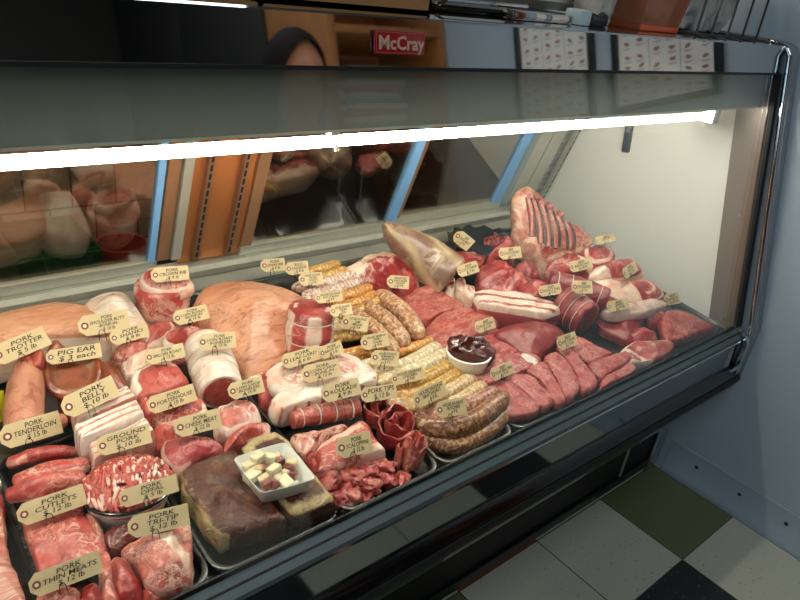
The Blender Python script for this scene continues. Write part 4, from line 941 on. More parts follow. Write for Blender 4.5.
slab('flat_steak', [(447, 252), (470, 252), (488, 258), (470, 267), (454, 263)], .08, .09, .04, beef, 'flat red beef piece below the black bowl of scraps', 'beef', FS, flat=True)
slab('flat_steak', [(352, 284), (370, 288), (390, 293), (382, 302), (366, 296)], .055, .06, .03, beef_dark, 'dark red beef edge in front of the round roast', 'beef', FS, flat=True)
c1 = at(469, 352, .083); m_ = mpp(c1)
oval_bowl('liver_bowl', c1, 23.5 * m_, 23 * m_, .046, M_porc, 'small round white bowl of dark liver among the beef steaks', 'bowl')
slab('beef_liver', [(450, 345), (450, 336), (458, 331), (468, 334), (480, 333), (492, 340), (495, 350), (491, 357), (478, 355), (462, 350)], .09, .108, .03, liver_m, 'dark glossy liver heaped in the small white bowl', 'liver', None, dome=.016, amp=.010, freq=30, round_=.5, floor=.05)
slab('short_ribs', [(472, 291), (486, 289), (517, 291), (556, 301), (562, 308), (546, 313), (502, 306), (478, 302)], .085, .092, .07, rib_m, 'long beef short rib slab with white fat layers', 'beef', None, dome=.002, amp=.003, round_=.12, lin=4, N=110, fold=.3,
     uv=lambda u, v, r, z: (0.0 if abs(v - .15) < .10 or abs(v + .5) < .09 else .9) if z >= .95 else (.95 if z > .78 or abs(z - .38) < .05 else 0.0))
for i, (a, b_) in enumerate((((448, 283), 'left'), ((458, 285), 'middle'), ((467, 290), 'right'))):
    x, y = a; slab('rib_end', [(x - 2, y - 5), (x + 6, y - 6), (x + 8, y + 1), (x + 5, y + 7), (x - 1, y + 3)], .085, .095, .05, meat_mat('rib_end_%s' % b_, '#c6695e', '#d48a7c', '#f1dfcc', amt=.6, vein=.7, scale=30), 'white fat rib end, %s of the three left of the short rib slab' % b_, 'beef', 'short rib ends', dome=.004, round_=.15, fat=lambda dx, dy, r, z: .8 if r > .7 else .2)
slab('clod_roast', [(495, 329), (520, 320), (546, 320), (566, 329), (556, 340), (536, 356), (523, 351), (508, 340)], .055, .07, .055, beef_dark, 'smooth thick red beef slab with a clean cut front, in front of the short ribs', 'beef', None, dome=.014, amp=.002, round_=.3)
CH = 'beef chuck lumps'
slab('chuck_roast', [(479, 266), (490, 257), (502, 255), (518, 268), (536, 277), (537, 287), (516, 293), (495, 291), (480, 283)], .08, .125, .08, beef_fat, 'largest lumpy beef chuck roast with white fat seams', 'beef', CH, dome=.02, amp=.011, round_=.5, fat=lambda dx, dy, r, z: .35)
slab('chuck_roast', [(489, 254), (499, 243), (509, 236), (517, 244), (513, 253), (501, 258)], .105, .14, .06, beef, 'small round beef lump behind the largest chuck roast', 'beef', CH, dome=.02, amp=.006)
slab('chuck_roast', [(516, 265), (528, 260), (537, 264), (540, 274), (528, 276)], .10, .115, .05, beef_dark, 'dark red beef lump between the chuck roast and the rib rack', 'beef', CH, amp=.007)
slab('chuck_roast', [(520, 286), (534, 279), (548, 281), (550, 290), (534, 297)], .09, .10, .05, beef, 'beef lump with white seams behind the right end of the short ribs', 'beef', CH, amp=.007, fat=lambda *a: .35)
# black deli dish with scraps
q = MB(); c2 = at(487, 243, .075); mm = mpp(c2); n = 48; vs = []; fs = []
prof = [(.3, -.03), (.8, -.03), (.96, 0), (1.08, .006), (1.07, .009), (.94, .004), (.78, -.02), (.2, -.02)]
for s, z in prof:
    for k in range(n):
        w = 2 * pi * k / n; sca = 1 + (.045 * cos(w * 14) if s > .9 else 0)
        vs.append((c2.x + cos(w) * 39 * mm * s * sca, c2.y + sin(w) * .105 * s * sca, c2.z + z + (.004 * cos(w * 14) if s > 1 else 0)))
for i in range(len(prof) - 1):
    for k in range(n): fs.append((i * n + k, i * n + (k + 1) % n, (i + 1) * n + (k + 1) % n, (i + 1) * n + k))
fs.append(tuple(range(n))[::-1]); fs.append(tuple((len(prof) - 1) * n + k for k in range(n)))
q.add(vs, fs); o = finish(q, 'scalloped_dish', M_tray, 'black scalloped-edge dish of stew scraps at the rear, left of the rib rack', 'dish', None, c2)
q = MB(); rnd = random.Random(9)
for i in range(70):
    a = rnd.uniform(0, 6.28); r_ = sqrt(rnd.random()) * .042; p = c2 + Vector((r_ * cos(a) * 1.1 + .012, r_ * sin(a) - .035, .004 + rnd.uniform(0, .018)))
    t = Vector((rnd.uniform(-1, 1), rnd.uniform(-1, 1), rnd.uniform(-.3, .3))) * .008
    q.tube([p - t, p + Vector((0, 0, .003)), p + t], [.003, .0045, .003], 7)
o = q.build('beef_scraps', beef); tag(o, 'heap of small red stew scraps in the black scalloped dish', 'beef', kind='stuff'); reg(q)
# standing rib rack: slab leaning towards the rear corner, with its ribs
RK = [(514, 192), (518, 186), (526, 181), (532, 186), (541, 195), (557, 207), (568, 218), (582, 225), (591, 234), (593, 244), (577, 251), (558, 256), (543, 261), (530, 244), (514, 230), (516, 212)]
rack = slab('rib_rack', RK, .09, .27, .075, rack_m, 'standing beef rib rack with bare rib bones, leaning in the rear right corner', 'beef', None, dome=.004, amp=.006, round_=.25, N=96, fat=lambda dx, dy, r, z: .5 if (r > .9 or dx < -.3 or dy < -.45) else .1)
M_bone = meat_mat('rib_bone', '#c48a78', '#b0705f', '#e0c2aa', amt=.4, vein=.4, scale=20, edge=.5); M_gap = meat_mat('rib_gap_dark', '#3a1e1e', '#54302e', '#6f5a55', amt=.5, vein=.4, scale=24, rough=.3)  # bone colour, and dark strips for the gaps between the ribs
for k, ((x0, y0), (x1, y1)) in enumerate((((527, 197), (531, 236)), ((533, 200), (540, 243)), ((541, 205), (548, 246)), ((549, 210), (555, 248)), ((557, 216), (563, 249)), ((565, 222), (570, 248)))):
    for off, rr, m, nm in ((0, 3.4, M_bone, 'rib_bone'), (4.3, 1.8, M_gap, 'rib_gap')):
        pts = []
        for t in range(8):
            u = t / 7; px, py = x0 + off + (x1 - x0) * u + 2.2 * sin(u * pi), y0 + 1 + (y1 - y0) * u
            h_ = hit(px, py)
            if h_: pts.append(h_[0] + Vector((0, 0, .001)))
        if len(pts) > 3:
            q = MB(); q.tube(pts, [rr * mpp(pts[0]) * (.7 + .3 * sin(pi * (i + .5) / len(pts))) for i in range(len(pts))], 10); c_ = q.build(nm, m, rack); c_.matrix_parent_inverse = Matrix.Translation(-rack.location)
for k, (px, py, r_) in enumerate(((524, 186, 7), (537, 197, 5), (549, 206, 5), (560, 214, 4.5), (570, 221, 4.5))):
    h_ = hit(px, py)
    if h_:
        q = MB(); c_ = h_[0]; q.lathe([(0, -1), (.5, -.86), (.86, -.5), (1, 0), (.86, .5), (.5, .86), (0, 1)], 14); rr = r_ * mpp(c_)
        q.v = [tuple(c_ + Vector((x * rr, y * rr, z * rr * .8)) * (1 + .25 * noise.noise(Vector((x, y, z)) * 1.5 + Vector((k * 3, 0, 0))))) for x, y, z in q.v]
        c_ = q.build('backbone_knob', M_bone, rack); c_.matrix_parent_inverse = Matrix.Translation(-rack.location)
# tied round roasts, right
roll('tied_round', [(550, 283, .09), (576, 290, .09), (604, 301, .085)], [13, 14, 14], beef_dark, 'longer tied beef round roast, behind the thick front one', 'beef', 'tied beef round roasts', ties=4, end='both', amp=.002, n=36)
roll('tied_round', [(563, 304, .07), (573, 310, .07), (586, 319, .068)], [19, 19.5, 18.5], beef_dark, 'thick tied beef round roast with a dark cut face, at the front', 'beef', 'tied beef round roasts', ties=3, end='both', amp=.002, n=40)
RR = 'rolled beef roasts by the end panel'
slab('beef_roll', [(582, 249), (590, 243), (604, 244), (616, 252), (613, 261), (599, 266), (585, 262)], .13, .15, .06, beef_fat, 'rolled beef roast below the rib rack at the end panel', 'beef', RR, dome=.014, amp=.006, fat=lambda dx, dy, r, z: .6 if abs(r - .7) < .08 else .2)
slab('beef_roll', [(588, 272), (600, 263), (624, 256), (636, 257), (645, 269), (640, 276), (620, 279), (600, 278)], .11, .14, .07, beef_fat, 'fat-seamed beef roast against the white end panel, middle one', 'beef', RR, dome=.014, amp=.006, fat=lambda dx, dy, r, z: .6 if r > .82 or dx < -.4 else .2)
slab('beef_roll', [(545, 266), (555, 258), (570, 251), (588, 256), (602, 266), (594, 275), (578, 276), (560, 275)], .11, .14, .07, beef_fat, 'beef roast with a white fat flank, in front of the rib rack', 'beef', RR, dome=.016, amp=.008, fat=lambda dx, dy, r, z: .7 if dx > .2 and dy < .1 else .3)
slab('spencer_roll', [(592, 277), (606, 280), (626, 279), (648, 277), (661, 284), (667, 292), (660, 299), (640, 301), (618, 297), (600, 288)], .08, .105, .065, beef_fat, 'long rolled beef roast with a round swirled end and white fat on the left', 'beef', RR, dome=.014, amp=.005, fat=lambda dx, dy, r, z: (1.0 if dx < .0 and z >= .9 else .2) if dx < .15 else (.62 if abs(r - .6) < .06 or abs(r - .85) < .05 else 0))
slab('fat_flap', [(600, 308), (615, 304), (632, 302), (660, 298), (668, 303), (655, 308), (636, 312), (612, 313)], .07, .075, .03, fatty, 'pale fatty flap in front of the long rolled roast', 'beef', None, amp=.006, fat=lambda *a: .55)
slab('beef_trim', [(598, 319), (612, 313), (632, 312), (640, 321), (640, 331), (636, 342), (616, 334), (604, 328)], .03, .04, .03, beef_dark, 'ragged beef trimming lying on the bare black tray', 'beef', 'trimmings on the bare tray', amp=.010, dome=.006, fold=1.0, fat=lambda dx, dy, r, z: .25)
slab('beef_trim', [(630, 334), (642, 329), (654, 331), (657, 337), (646, 342), (636, 342)], .03, .04, .03, beef, 'small beef trimming right of the ragged one', 'beef', 'trimmings on the bare tray', amp=.007)
slab('beef_trim', [(648, 315), (658, 311), (666, 313), (664, 321), (652, 321)], .035, .045, .03, beef, 'small red trimming left of the corner steak', 'beef', 'trimmings on the bare tray', amp=.006)
slab('corner_steak', [(662, 314), (680, 309), (706, 320), (716, 326), (697, 332), (680, 338), (665, 337)], .035, .05, .04, beef, 'big red beef steak in the front right corner', 'beef', None, amp=.004, fat=rim_dir(-1, 0, 1.02), flat=True)
slab('ribeye', [(620, 352), (631, 343), (650, 340), (670, 339), (675, 346), (665, 355), (646, 361), (626, 362)], .035, .04, .035, meat_mat('ribeye', '#a8373d', '#bb4c4e', '#ecd6c4', amt=.4, vein=.5, scale=36, edge=.35), 'ribeye steak with white fat rim at the front right', 'beef', None, flat=True, fat=lambda dx, dy, r, z: .9 if (r > .88 and (dy > 0 or dx < -.2)) or abs(dx + .45 + .3 * dy) < .07 else 0)
SS = 'sliced beef steaks at the front'
nm = ['leftmost sliced steak at the front, next to the dark sausages', 'second front beef slice from the left', 'third front beef slice from the left', 'fourth front beef slice from the left', 'fifth front beef slice, below the steak tag', 'rear slice right of the steak tag', 'slice in front of the rear one, towards the bare tray', 'rightmost front slice, nearest the ribeye']
for i, (ol, hf, hb, mt) in enumerate((([(485, 391), (503, 380), (525, 391), (541, 407), (522, 415), (506, 413), (500, 404)], .04, .045, beef_steak), ([(506, 377), (525, 373), (541, 382), (554, 399), (546, 407), (536, 402), (524, 390)], .042, .05, beef_steak),
        ([(528, 370), (541, 361), (553, 374), (566, 399), (556, 402), (542, 381)], .044, .055, beef_steak), ([(545, 357), (556, 351), (572, 366), (580, 386), (568, 398), (555, 376)], .045, .058, beef_steak),
        ([(557, 347), (567, 345), (585, 362), (598, 382), (583, 390), (573, 367)], .045, .06, beef_steak), ([(570, 337), (580, 336), (600, 346), (612, 353), (600, 358), (588, 361), (574, 348)], .045, .055, beef_steak),
        ([(588, 364), (602, 357), (622, 352), (632, 357), (611, 371), (600, 377)], .04, .046, beef_steak), ([(602, 379), (618, 369), (633, 362), (636, 370), (616, 380), (601, 388)], .034, .038, beef_steak))):
    slab('beef_slice', ol, hf, hb, .03, mt, nm[i], 'beef', SS, amp=.0035, freq=30, flat=True)
slab('beef_slice', [(464, 377), (480, 366), (498, 361), (518, 363), (510, 374), (490, 384), (478, 388)], .045, .052, .04, beef, 'bright red beef piece behind the tag, right of the liver bowl', 'beef', SS, flat=True)
slab('beef_slice', [(492, 356), (508, 350), (528, 352), (541, 359), (527, 369), (506, 375), (496, 368)], .05, .055, .035, beef_steak, 'marbled beef slice behind the leftmost front slices', 'beef', SS, flat=True)
slab('fat_strip', [(522, 352), (532, 357), (540, 362), (534, 365), (524, 358)], .055, .06, .02, white_fat, 'small white fat strip in front of the smooth thick beef slab', 'beef', None, fat=lambda *a: 1, dome=.003)
# ================================================================== price tags: manila card, eyelet, wire pin, handwriting
M_manila = plain('manila_card', '#d2bb90', .6, var=.05, scale=60); M_eye = plain('eyelet_red', '#7d3a22', .5); M_hole = plain('eyelet_hole', '#e8ded0', .6)
M_ink = plain('ink', '#1d120b', .6); M_wire = brushed('pin_wire', '#8e8a80', .25)
def price_tag(cx, cy, w, h, slope, lines, label, drop=4, lean=38, sx=1.0):
    b = hit(cx, cy + h * .55 + drop) or hit(cx, cy + h * .3)
    if b is None: p0 = at(cx, cy + h * .5, .08); t_ = (p0 - EYE).length
    else: t_ = b[1]
    # nothing in front of the card: step towards the eye until clear
    d = ray(cx, cy).normalized()
    for ox, oy in ((0, 0), (-.4, 0), (.4, 0), (0, .4), (-.4, .35), (.4, .35), (0, -.4)):
        hh = hit(cx + ox * w, cy + oy * h)
        if hh: t_ = min(t_, hh[1])
    C = EYE + d * (t_ - .012)
    # turn about the vertical until the card's run has the traced slope
    best = None
    for k in range(-70, 71, 2):
        a = radians(k); e = Vector((cos(a), sin(a), 0))
        v = e - d * e.dot(d); ang = math.degrees(math.atan2(-v.dot(-CD), v.dot(CR))); ang = math.degrees(math.atan2(v.dot(CD), v.dot(CR)))
        if best is None or abs(ang - slope) < best[0]: best = (abs(ang - slope), a)
    a = best[1]; ex = Vector((cos(a), sin(a), 0)); nrm = Vector((sin(a), -cos(a), 0)); l = radians(lean)
    nz = nrm * cos(l) + Vector((0, 0, sin(l))); ey = nz.cross(ex)
    if nz.dot(d) > 0: nz = -nz
    roll_ = 0
    vx = ex - d * ex.dot(d); vy = ey - d * ey.dot(d)
    ang = math.degrees(math.atan2(vx.dot(CD), vx.dot(CR)))
    rl = -radians(slope - ang)
    ex, ey = ex * cos(rl) + ey * sin(rl), ey * cos(rl) - ex * sin(rl)
    vx = ex - d * ex.dot(d); vy = ey - d * ey.dot(d)
    m_ = mpp(C); W = w * m_ / max(.5, vx.length); Hh = h * m_ / max(.5, vy.length) * .98
    R_ = Matrix((ex, ey, ex.cross(ey))).transposed()
    q = MB(); x0, x1, y0, y1, cl = -W / 2, W / 2, -Hh / 2, Hh / 2, Hh * .30
    prof = [(x0 + cl, y0), (x1, y0), (x1, y1), (x0 + cl, y1), (x0, y1 - cl), (x0, y0 + cl)]
    q.prism(prof, -.0004, .0004, 'z'); o = q.build('price_tag', M_manila, smooth=False)
    o.matrix_world = Matrix.Translation(C) @ R_.to_4x4(); o.rotation_mode = 'QUATERNION'
    tag(o, label, 'price tag', 'manila price tags')
    q = MB(); r = Hh * .17; ccx = x0 + cl * .95
    q.lathe([(r * .5, .0004), (r * .5, .0009), (r, .0009), (r, .0004)], 18, (ccx, 0, 0)); e_ = q.build('eyelet', M_eye); e_.parent = o
    q = MB(); q.lathe([(0, .0006), (r * .52, .0006), (r * .52, .0004)], 14, (ccx, 0, 0)); e2 = q.build('hole', M_hole); e2.parent = e_
    n = len(lines); tw = W - cl * 1.25; size = min(Hh * .92 / n, tw * 1.6 / max(len(x) for x in lines) * 1.0)
    lt = text('lettering', '\n'.join(lines), size, M_ink, o, (0, 0, 0), (0, 0, radians(2)), shear=.18, off=size * .012, ls=.86, ext=.0001)
    xs = [v.co.x for v in lt.data.vertices]; yv = [v.co.y for v in lt.data.vertices]; ax0 = x0 + cl * 1.75; aw = x1 - Hh * .16 - ax0
    kx = min(1.5, aw / (max(xs) - min(xs))); ky = min(1.3, Hh * .76 / (max(yv) - min(yv))); kx = min(kx, ky * 1.5)
    lt.scale = (kx, ky, 1); lt.location = (ax0 + aw / 2 - kx * (max(xs) + min(xs)) / 2, -ky * (max(yv) + min(yv)) / 2, .0006)
    # wire pin: a loop in front of the card, two legs into the meat
    q = MB(); k = Hh * .34; lx = x0 + W * .42
    pts = [(lx - k * .45, y0 - k * .9, -.002), (lx - k * .4, y0 + k * .15, .0012), (lx - k * .2, y0 + k * .55, .0016), (lx + k * .2, y0 + k * .55, .0016), (lx + k * .4, y0 + k * .15, .0012), (lx + k * .5, y0 - k * 1.1, -.003)]
    q.tube(pts, .0006, 6); pn = q.build('wire_pin', M_wire); pn.parent = o
    return o
T = [
 (21, 346, 52, 21, -27, ['PORK', 'TROTTER', '$ 5 lb'], 'tag reading PORK TROTTER tilted over the pale trotter at the far left'),
 (104, 323, 47, 21, -10, ['PORK', 'SHOULDER BUTT', '-BONE-IN-', '$ 10 lb'], 'four-line tag reading PORK SHOULDER BUTT in front of the white fat roll'),
 (129, 334, 36, 15, -17, ['PORK', 'SHANKS', '$ 8 lb'], 'smaller tag reading SHANKS right below the shoulder tag'),
 (74, 354, 50, 15, -8, ['PIG EAR', '$ 3 each'], 'two-line tag reading PIG EAR across the open pig ear'),
 (90, 397, 53, 23, -27, ['PORK', 'BELLY', '$ 10 lb'], 'tag reading PORK BELLY over the rearmost belly slab'),
 (170, 274, 36, 15, -6, ['PORK', 'CROWN RIB', '$ 9 lb'], 'tag on top of the upright bone-in roast'),
 (191, 315, 34, 15, -14, ['PORK', 'LOIN ROAST', 'BONE-IN', '$ 12 lb'], 'tag reading LOIN ROAST above the pork loin chops'),
 (165, 354, 38, 15, -12, ['PORK', 'SIRLOIN ROAST', '$ 12 lb'], 'tag reading SIRLOIN ROAST behind the sirloin roast'),
 (217, 341, 37, 17, -4, ['PORK', 'LOIN ROAST', '-BONELESS-', '$ 15 lb'], 'tag reading LOIN ROAST BONELESS on the white tied roll'),
 (172, 399, 47, 18, -17, ['PORK', 'PORTERHOUSE', '$ 10 lb'], 'tag reading PORTERHOUSE left of the white tied roll'),
 (246, 388, 35, 17, -13, ['PORK', 'LOIN CHOP', '-BONELESS-', '$ 15 lb'], 'tag reading LOIN CHOP above the round marbled chop'),
 (198, 423, 45, 20, -12, ['PORK', 'CHEEK MEAT', '$ 22 lb'], 'tag reading CHEEK MEAT behind the dark pink cheek'),
 (31, 430, 55, 24, -15, ['PORK', 'TENDERLOIN', '$ 15 lb'], 'tag reading TENDERLOIN at the far left above the tenderloins'),
 (124, 440, 51, 20, -13, ['GROUND', 'PORK', '$ 10 lb'], 'tag reading GROUND PORK behind the oval bowl'),
 (149, 491, 56, 18, -13, ['PORK', 'OFFAL', '$ 5 lb'], 'tag reading OFFAL in front of the oval bowl'),
 (52, 505, 62, 22, -15, ['PORK', 'CUTLETS', '$ 12 lb'], 'tag reading CUTLETS on the broad thin cutlet'),
 (159, 521, 58, 22, -8, ['PORK', 'TRI-TIP', '$ 12 lb'], 'tag reading TRI-TIP behind the pale tri-tip'),
 (66, 574, 66, 23, -14, ['PORK', 'THIN MEATS', '$ 12 lb'], 'largest tag, reading THIN MEATS, at the lower left'),
 (273, 265, 24, 13, -5, ['PORK', 'SPARE RIB', '$ 8 lb'], 'tag behind the skin-on leg at the rear, left of its neighbour'),
 (297, 268, 23, 13, -6, ['BULK', 'SAUSAGE', '$ 8 lb'], 'tag right of the one behind the skin-on leg'),
 (311, 279, 24, 13, -5, ['HOUSE SAUSAGE', 'SPANISH', 'CHORIZO', '$ 9 lb'], 'tag on the yellow sausages behind the upright tied roast'),
 (329, 297, 27, 11, -6, ['HOUSE SAUSAGE', 'HOT ITALIAN', '$ 9 lb'], 'tag at the front of the grey speckled sausages'),
 (341, 310, 22, 12, -9, ['HOUSE SAUSAGE', 'TUSCAN', '$ 9 lb'], 'tag reading TUSCAN left of the orange sausages'),
 (355, 323, 27, 15, 8, ['HOUSE SAUSAGE', 'LAMB', 'MERGUEZ', '$ 12 lb'], 'clockwise-tilted tag right of the upright tied roast'),
 (375, 341, 28, 15, -10, ['HOUSE SAUSAGE', 'SWEET', 'ITALIAN', '$ 10 lb'], 'tag in front of the thick brats'),
 (385, 358, 28, 15, 4, ['HOUSE SAUSAGE', 'PORK/MAPLE', 'BREAKFAST', '$ 9 lb'], 'tag left of the white sausages with bold lettering'),
 (408, 376, 33, 13, -12, ['HOUSE SAUSAGE', 'CHICKEN', '$ 9 lb'], 'tag lying across the golden sausages'),
 (430, 394, 35, 17, -25, ['HOUSE SAUSAGE', 'BRATWURST', '$ 9 lb'], 'steeply tilted tag on the beige sausages'),
 (451, 408, 31, 17, -10, ['HOUSE SAUSAGE', 'BUTCHERS', '$ 9 lb'], 'tag on the dark speckled sausages at the tray front'),
 (301, 357, 38, 15, -16, ['PORK', 'LEAF LARD', '$ 6 lb'], 'tag reading LEAF LARD on the pale sheet'),
 (331, 350, 24, 13, -20, ['PORK', 'BACK FAT', '$ 5 lb'], 'small tag reading BACK FAT below the upright tied roast'),
 (321, 371, 38, 18, -12, ['PORK', 'LOIN CHOP', '- BONE-IN -', '$ 12 lb'], 'tag reading LOIN CHOP BONE-IN above the long white chops'),
 (341, 390, 39, 18, -13, ['PORK', 'ROULADE', '$ 9 lb'], 'tag reading ROULADE behind the string-tied roulade'),
 (379, 393, 36, 15, -8, ['PORK TIPS', '$ 12 lb'], 'two-line tag reading PORK TIPS above the rolled tips'),
 (354, 445, 36, 21, -12, ['PORK', 'SCALOPPINI', '$ 12 lb'], 'tag reading SCALOPPINI on the fat-edged slice'),
 (398, 282, 22, 13, 5, ['GRASS FED', 'SHOULDER', 'ROAST', '$ 9 lb'], 'tag on the big red round roast'),
 (463, 240, 20, 14, 38, ['BEEF', 'STEW MEAT', '$ 9 lb'], 'steeply clockwise-tilted tag at the black scalloped dish'),
 (468, 269, 21, 12, -18, ['BEEF', 'CROSSRIB', '$ 9 lb'], 'tag right of the shank, above the rib ends'),
 (510, 253, 22, 12, -5, ['BEEF', 'CHUCK ROAST', '$ 10 lb'], 'tag reading CHUCK ROAST above the largest chuck lump'),
 (485, 325, 20, 12, -20, ['BEEF', 'FLAP STEAK', '$ 14 lb'], 'tag on the widest flat steak behind the liver bowl'),
 (502, 371, 24, 13, -23, ['BEEF', 'TOP SIRLOIN', '$ 15 lb'], 'tag at the bright red beef piece, right of the liver bowl'),
 (567, 341, 20, 14, -21, ['BEEF', 'EYE STEAK', '$ 12 lb'], 'tag standing in the sliced front steaks'),
 (550, 290, 22, 11, -9, ['BEEF', 'SHORT RIBS', '$ 9 lb'], 'tag at the right end of the short rib slab'),
 (582, 287, 20, 13, 2, ['BEEF', 'EYE ROUND', '$ 9 lb'], 'tag between the two tied round roasts'),
 (581, 265, 22, 11, -14, ['BEEF', 'RIB ROAST', '$ 18 lb'], 'tag on the roast in front of the rib rack'),
 (605, 239, 19, 8, -15, ['BEEF', 'CULOTTE', '$ 12 lb'], 'rearmost tag against the white end panel, right of the rib rack'),
 (630, 270, 17, 11, -35, ['BEEF', 'TRI-TIP', '$ 13 lb'], 'steep tag on the middle roast against the end panel'),
 (618, 305, 21, 11, -13, ['BEEF', 'SKIRT', '$ 14 lb'], 'tag on the pale fatty flap above the bare tray'),
 (672, 299, 14, 12, -14, ['BEEF', 'RIBEYE', '$ 20 lb'], 'tag standing behind the corner steak at the far right'),
]
for t in T: price_tag(*t[:6], 'manila ' + t[6])
# ------------------------------------------------------------------ person mirrored in the canopy
def skin_chain(name, verts, edges, radii, mat, parent=None, sub=2, root=0):
    me = bpy.data.meshes.new(name); me.from_pydata(verts, edges, []); me.materials.append(mat)
    o = bpy.data.objects.new(name, me); COL.objects.link(o)
    sm = o.modifiers.new('skin', 'SKIN'); sm.use_smooth_shade = True
    for i, r in enumerate(radii):
        me.skin_vertices[0].data[i].radius = r if isinstance(r, tuple) else (r, r)
        me.skin_vertices[0].data[i].use_root = (i == root)
    s = o.modifiers.new('sub', 'SUBSURF'); s.levels = sub; s.render_levels = sub
    if parent: o.parent = parent
    return o
def head_mesh(mb, c, s=1.0):
    """one head facing +y: skull, brow, nose, lips, chin, ears"""
    vs = []; fs = []; nu, nv = 40, 32
    for j in range(nv + 1):
        v = pi * j / nv; zz = cos(v)
        for i in range(nu):
            u = 2 * pi * i / nu; x = sin(v) * cos(u); y = sin(v) * sin(u)
            X = x * .073; Y = y * .088; Z = zz * .112
            if zz < 0: X *= 1 - .34 * zz * zz; Y = Y * (1 - .16 * zz * zz) + .012 * (-zz)
            fr = max(0, y)
            def g(cx, cz, sx, sz): return math.exp(-((X - cx) / sx) ** 2 - ((Z - cz) / sz) ** 2) * (1 if y > .1 else 0)
            Y += fr * (.021 * g(0, -.022, .011, .016) + .012 * g(0, .0, .008, .022) + .009 * g(0, -.056, .022, .006) + .008 * g(0, -.066, .02, .007) + .010 * g(0, -.094, .02, .014)
                       + .007 * g(0, .03, .05, .01) - .012 * g(.03, .008, .015, .010) - .012 * g(-.03, .008, .015, .010) - .004 * g(0, -.061, .024, .0025)
                       + .004 * g(.045, -.025, .02, .02) + .004 * g(-.045, -.025, .02, .02))
            vs.append((c[0] + X * s, c[1] + Y * s, c[2] + Z * s))
    for j in range(nv):
        for i in range(nu):
            fs.append((j * nu + i, j * nu + (i + 1) % nu, (j + 1) * nu + (i + 1) % nu, (j + 1) * nu + i))
    mb.add(vs, fs)
    for sx in (-1, 1):
        vs = []; fs = []
        for j in range(9):
            for i in range(10):
                v = pi * j / 8; u = 2 * pi * i / 10
                vs.append((c[0] + sx * (.073 + .010 * sin(v) * cos(u)) * s, c[1] + (-.008 + .016 * sin(v) * sin(u)) * s, c[2] + (-.012 + .031 * cos(v)) * s))
        for j in range(8):
            for i in range(10): fs.append((j * 10 + i, j * 10 + (i + 1) % 10, (j + 1) * 10 + (i + 1) % 10, (j + 1) * 10 + i))
        mb.add(vs, fs)
M_skin = plain('skin', '#a5715a', .5, var=.06); M_hair = plain('dark_hair', '#170e09', .8, var=.3, scale=200, spec=.2); M_top = plain('dark_sweater', '#23262b', .85); M_jean = plain('dark_trousers', '#1b2029', .85)
wx, wy = 1.06, -.13
wo = empty('person', (wx, wy, 0), 'dark-haired person in a dark sweater standing before the case, mirrored in the canopy', 'person')
hc = (wx, wy + .01, 1.425)
V = [(0, 0, .92), (0, .0, 1.06), (0, -.005, 1.20), (0, -.01, 1.30), (0, -.005, 1.345), (0, .0, 1.40), (0, .005, 1.45),
     (.15, -.01, 1.285), (.20, -.005, 1.04), (.19, .09, .84), (.185, .12, .78), (-.15, -.01, 1.285), (-.20, -.005, 1.04), (-.19, .09, .84), (-.185, .12, .78),
     (.09, 0, .86), (.095, .012, .48), (.095, -.012, .09), (.10, .10, .035), (-.09, 0, .86), (-.095, .012, .48), (-.095, -.012, .09), (-.10, .10, .035)]
V = [(x + wx, y + wy, z * .965) for x, y, z in V]
E_ = [(0, 1), (1, 2), (2, 3), (3, 4), (4, 5), (5, 6), (3, 7), (7, 8), (8, 9), (9, 10), (3, 11), (11, 12), (12, 13), (13, 14), (0, 15), (15, 16), (16, 17), (17, 18), (0, 19), (19, 20), (20, 21), (21, 22)]
Rr = [(.15, .11), (.125, .095), (.145, .105), (.13, .085), .065, .05, .05, .055, .040, .030, .028, .055, .040, .030, .028, .085, .058, .042, .035, .085, .058, .042, .035]
body = skin_chain('body', V, E_, Rr, M_skin, wo); body.matrix_parent_inverse = Matrix.Translation((-wx, -wy, 0))
def cloth(name, idx, add, mat):
    mp_ = {k: i for i, k in enumerate(idx)}
    o = skin_chain(name, [V[i] for i in idx], [(mp_[a], mp_[b]) for a, b in E_ if a in mp_ and b in mp_], [tuple(x + add for x in (Rr[i] if isinstance(Rr[i], tuple) else (Rr[i], Rr[i]))) for i in idx], mat, wo)
    o.matrix_parent_inverse = Matrix.Translation((-wx, -wy, 0)); return o
cloth('sweater', [0, 1, 2, 3, 4, 7, 8, 9, 11, 12, 13], .012, M_top)
cloth('trousers', [0, 15, 16, 17, 19, 20, 21], .014, M_jean)
for sx in (-1, 1):        # five-fingered hands and shoes
    w0 = Vector((wx + sx * .187, wy + .115, .765))
    for k in range(5):
        ln = (.05, .072, .08, .074, .058)[k]; off = (-.03, -.02, -.004, .012, .027)[k]
        p0 = w0 + Vector((off * .5, .008, -.03)); p1 = w0 + Vector((off, .014, -.075 if k else -.045)); p2 = p1 + Vector((off * .25 * (2.5 if k == 0 else 1), .008, -ln * .55)); p3 = p2 + Vector((0, .016, -ln * .4))
        f_ = skin_chain('finger', [p0, p1, p2, p3], [(0, 1), (1, 2), (2, 3)], [.011, .0095, .0085, .0075], M_skin, wo, 1); f_.matrix_parent_inverse = Matrix.Translation((-wx, -wy, 0))
    q = MB(); q.prism([(wx + sx * .098 + a * .045, wy - .06 + b * .25) for a, b in ((-.7, 0), (.7, 0), (1, .3), (1, .75), (.5, 1), (-.5, 1), (-1, .75), (-1, .3))], 0, .07, 'z')
    q.build('shoe', M_black, wo)
q = MB(); head_mesh(q, hc, .96); q.build('head', M_skin, wo)
q = MB()
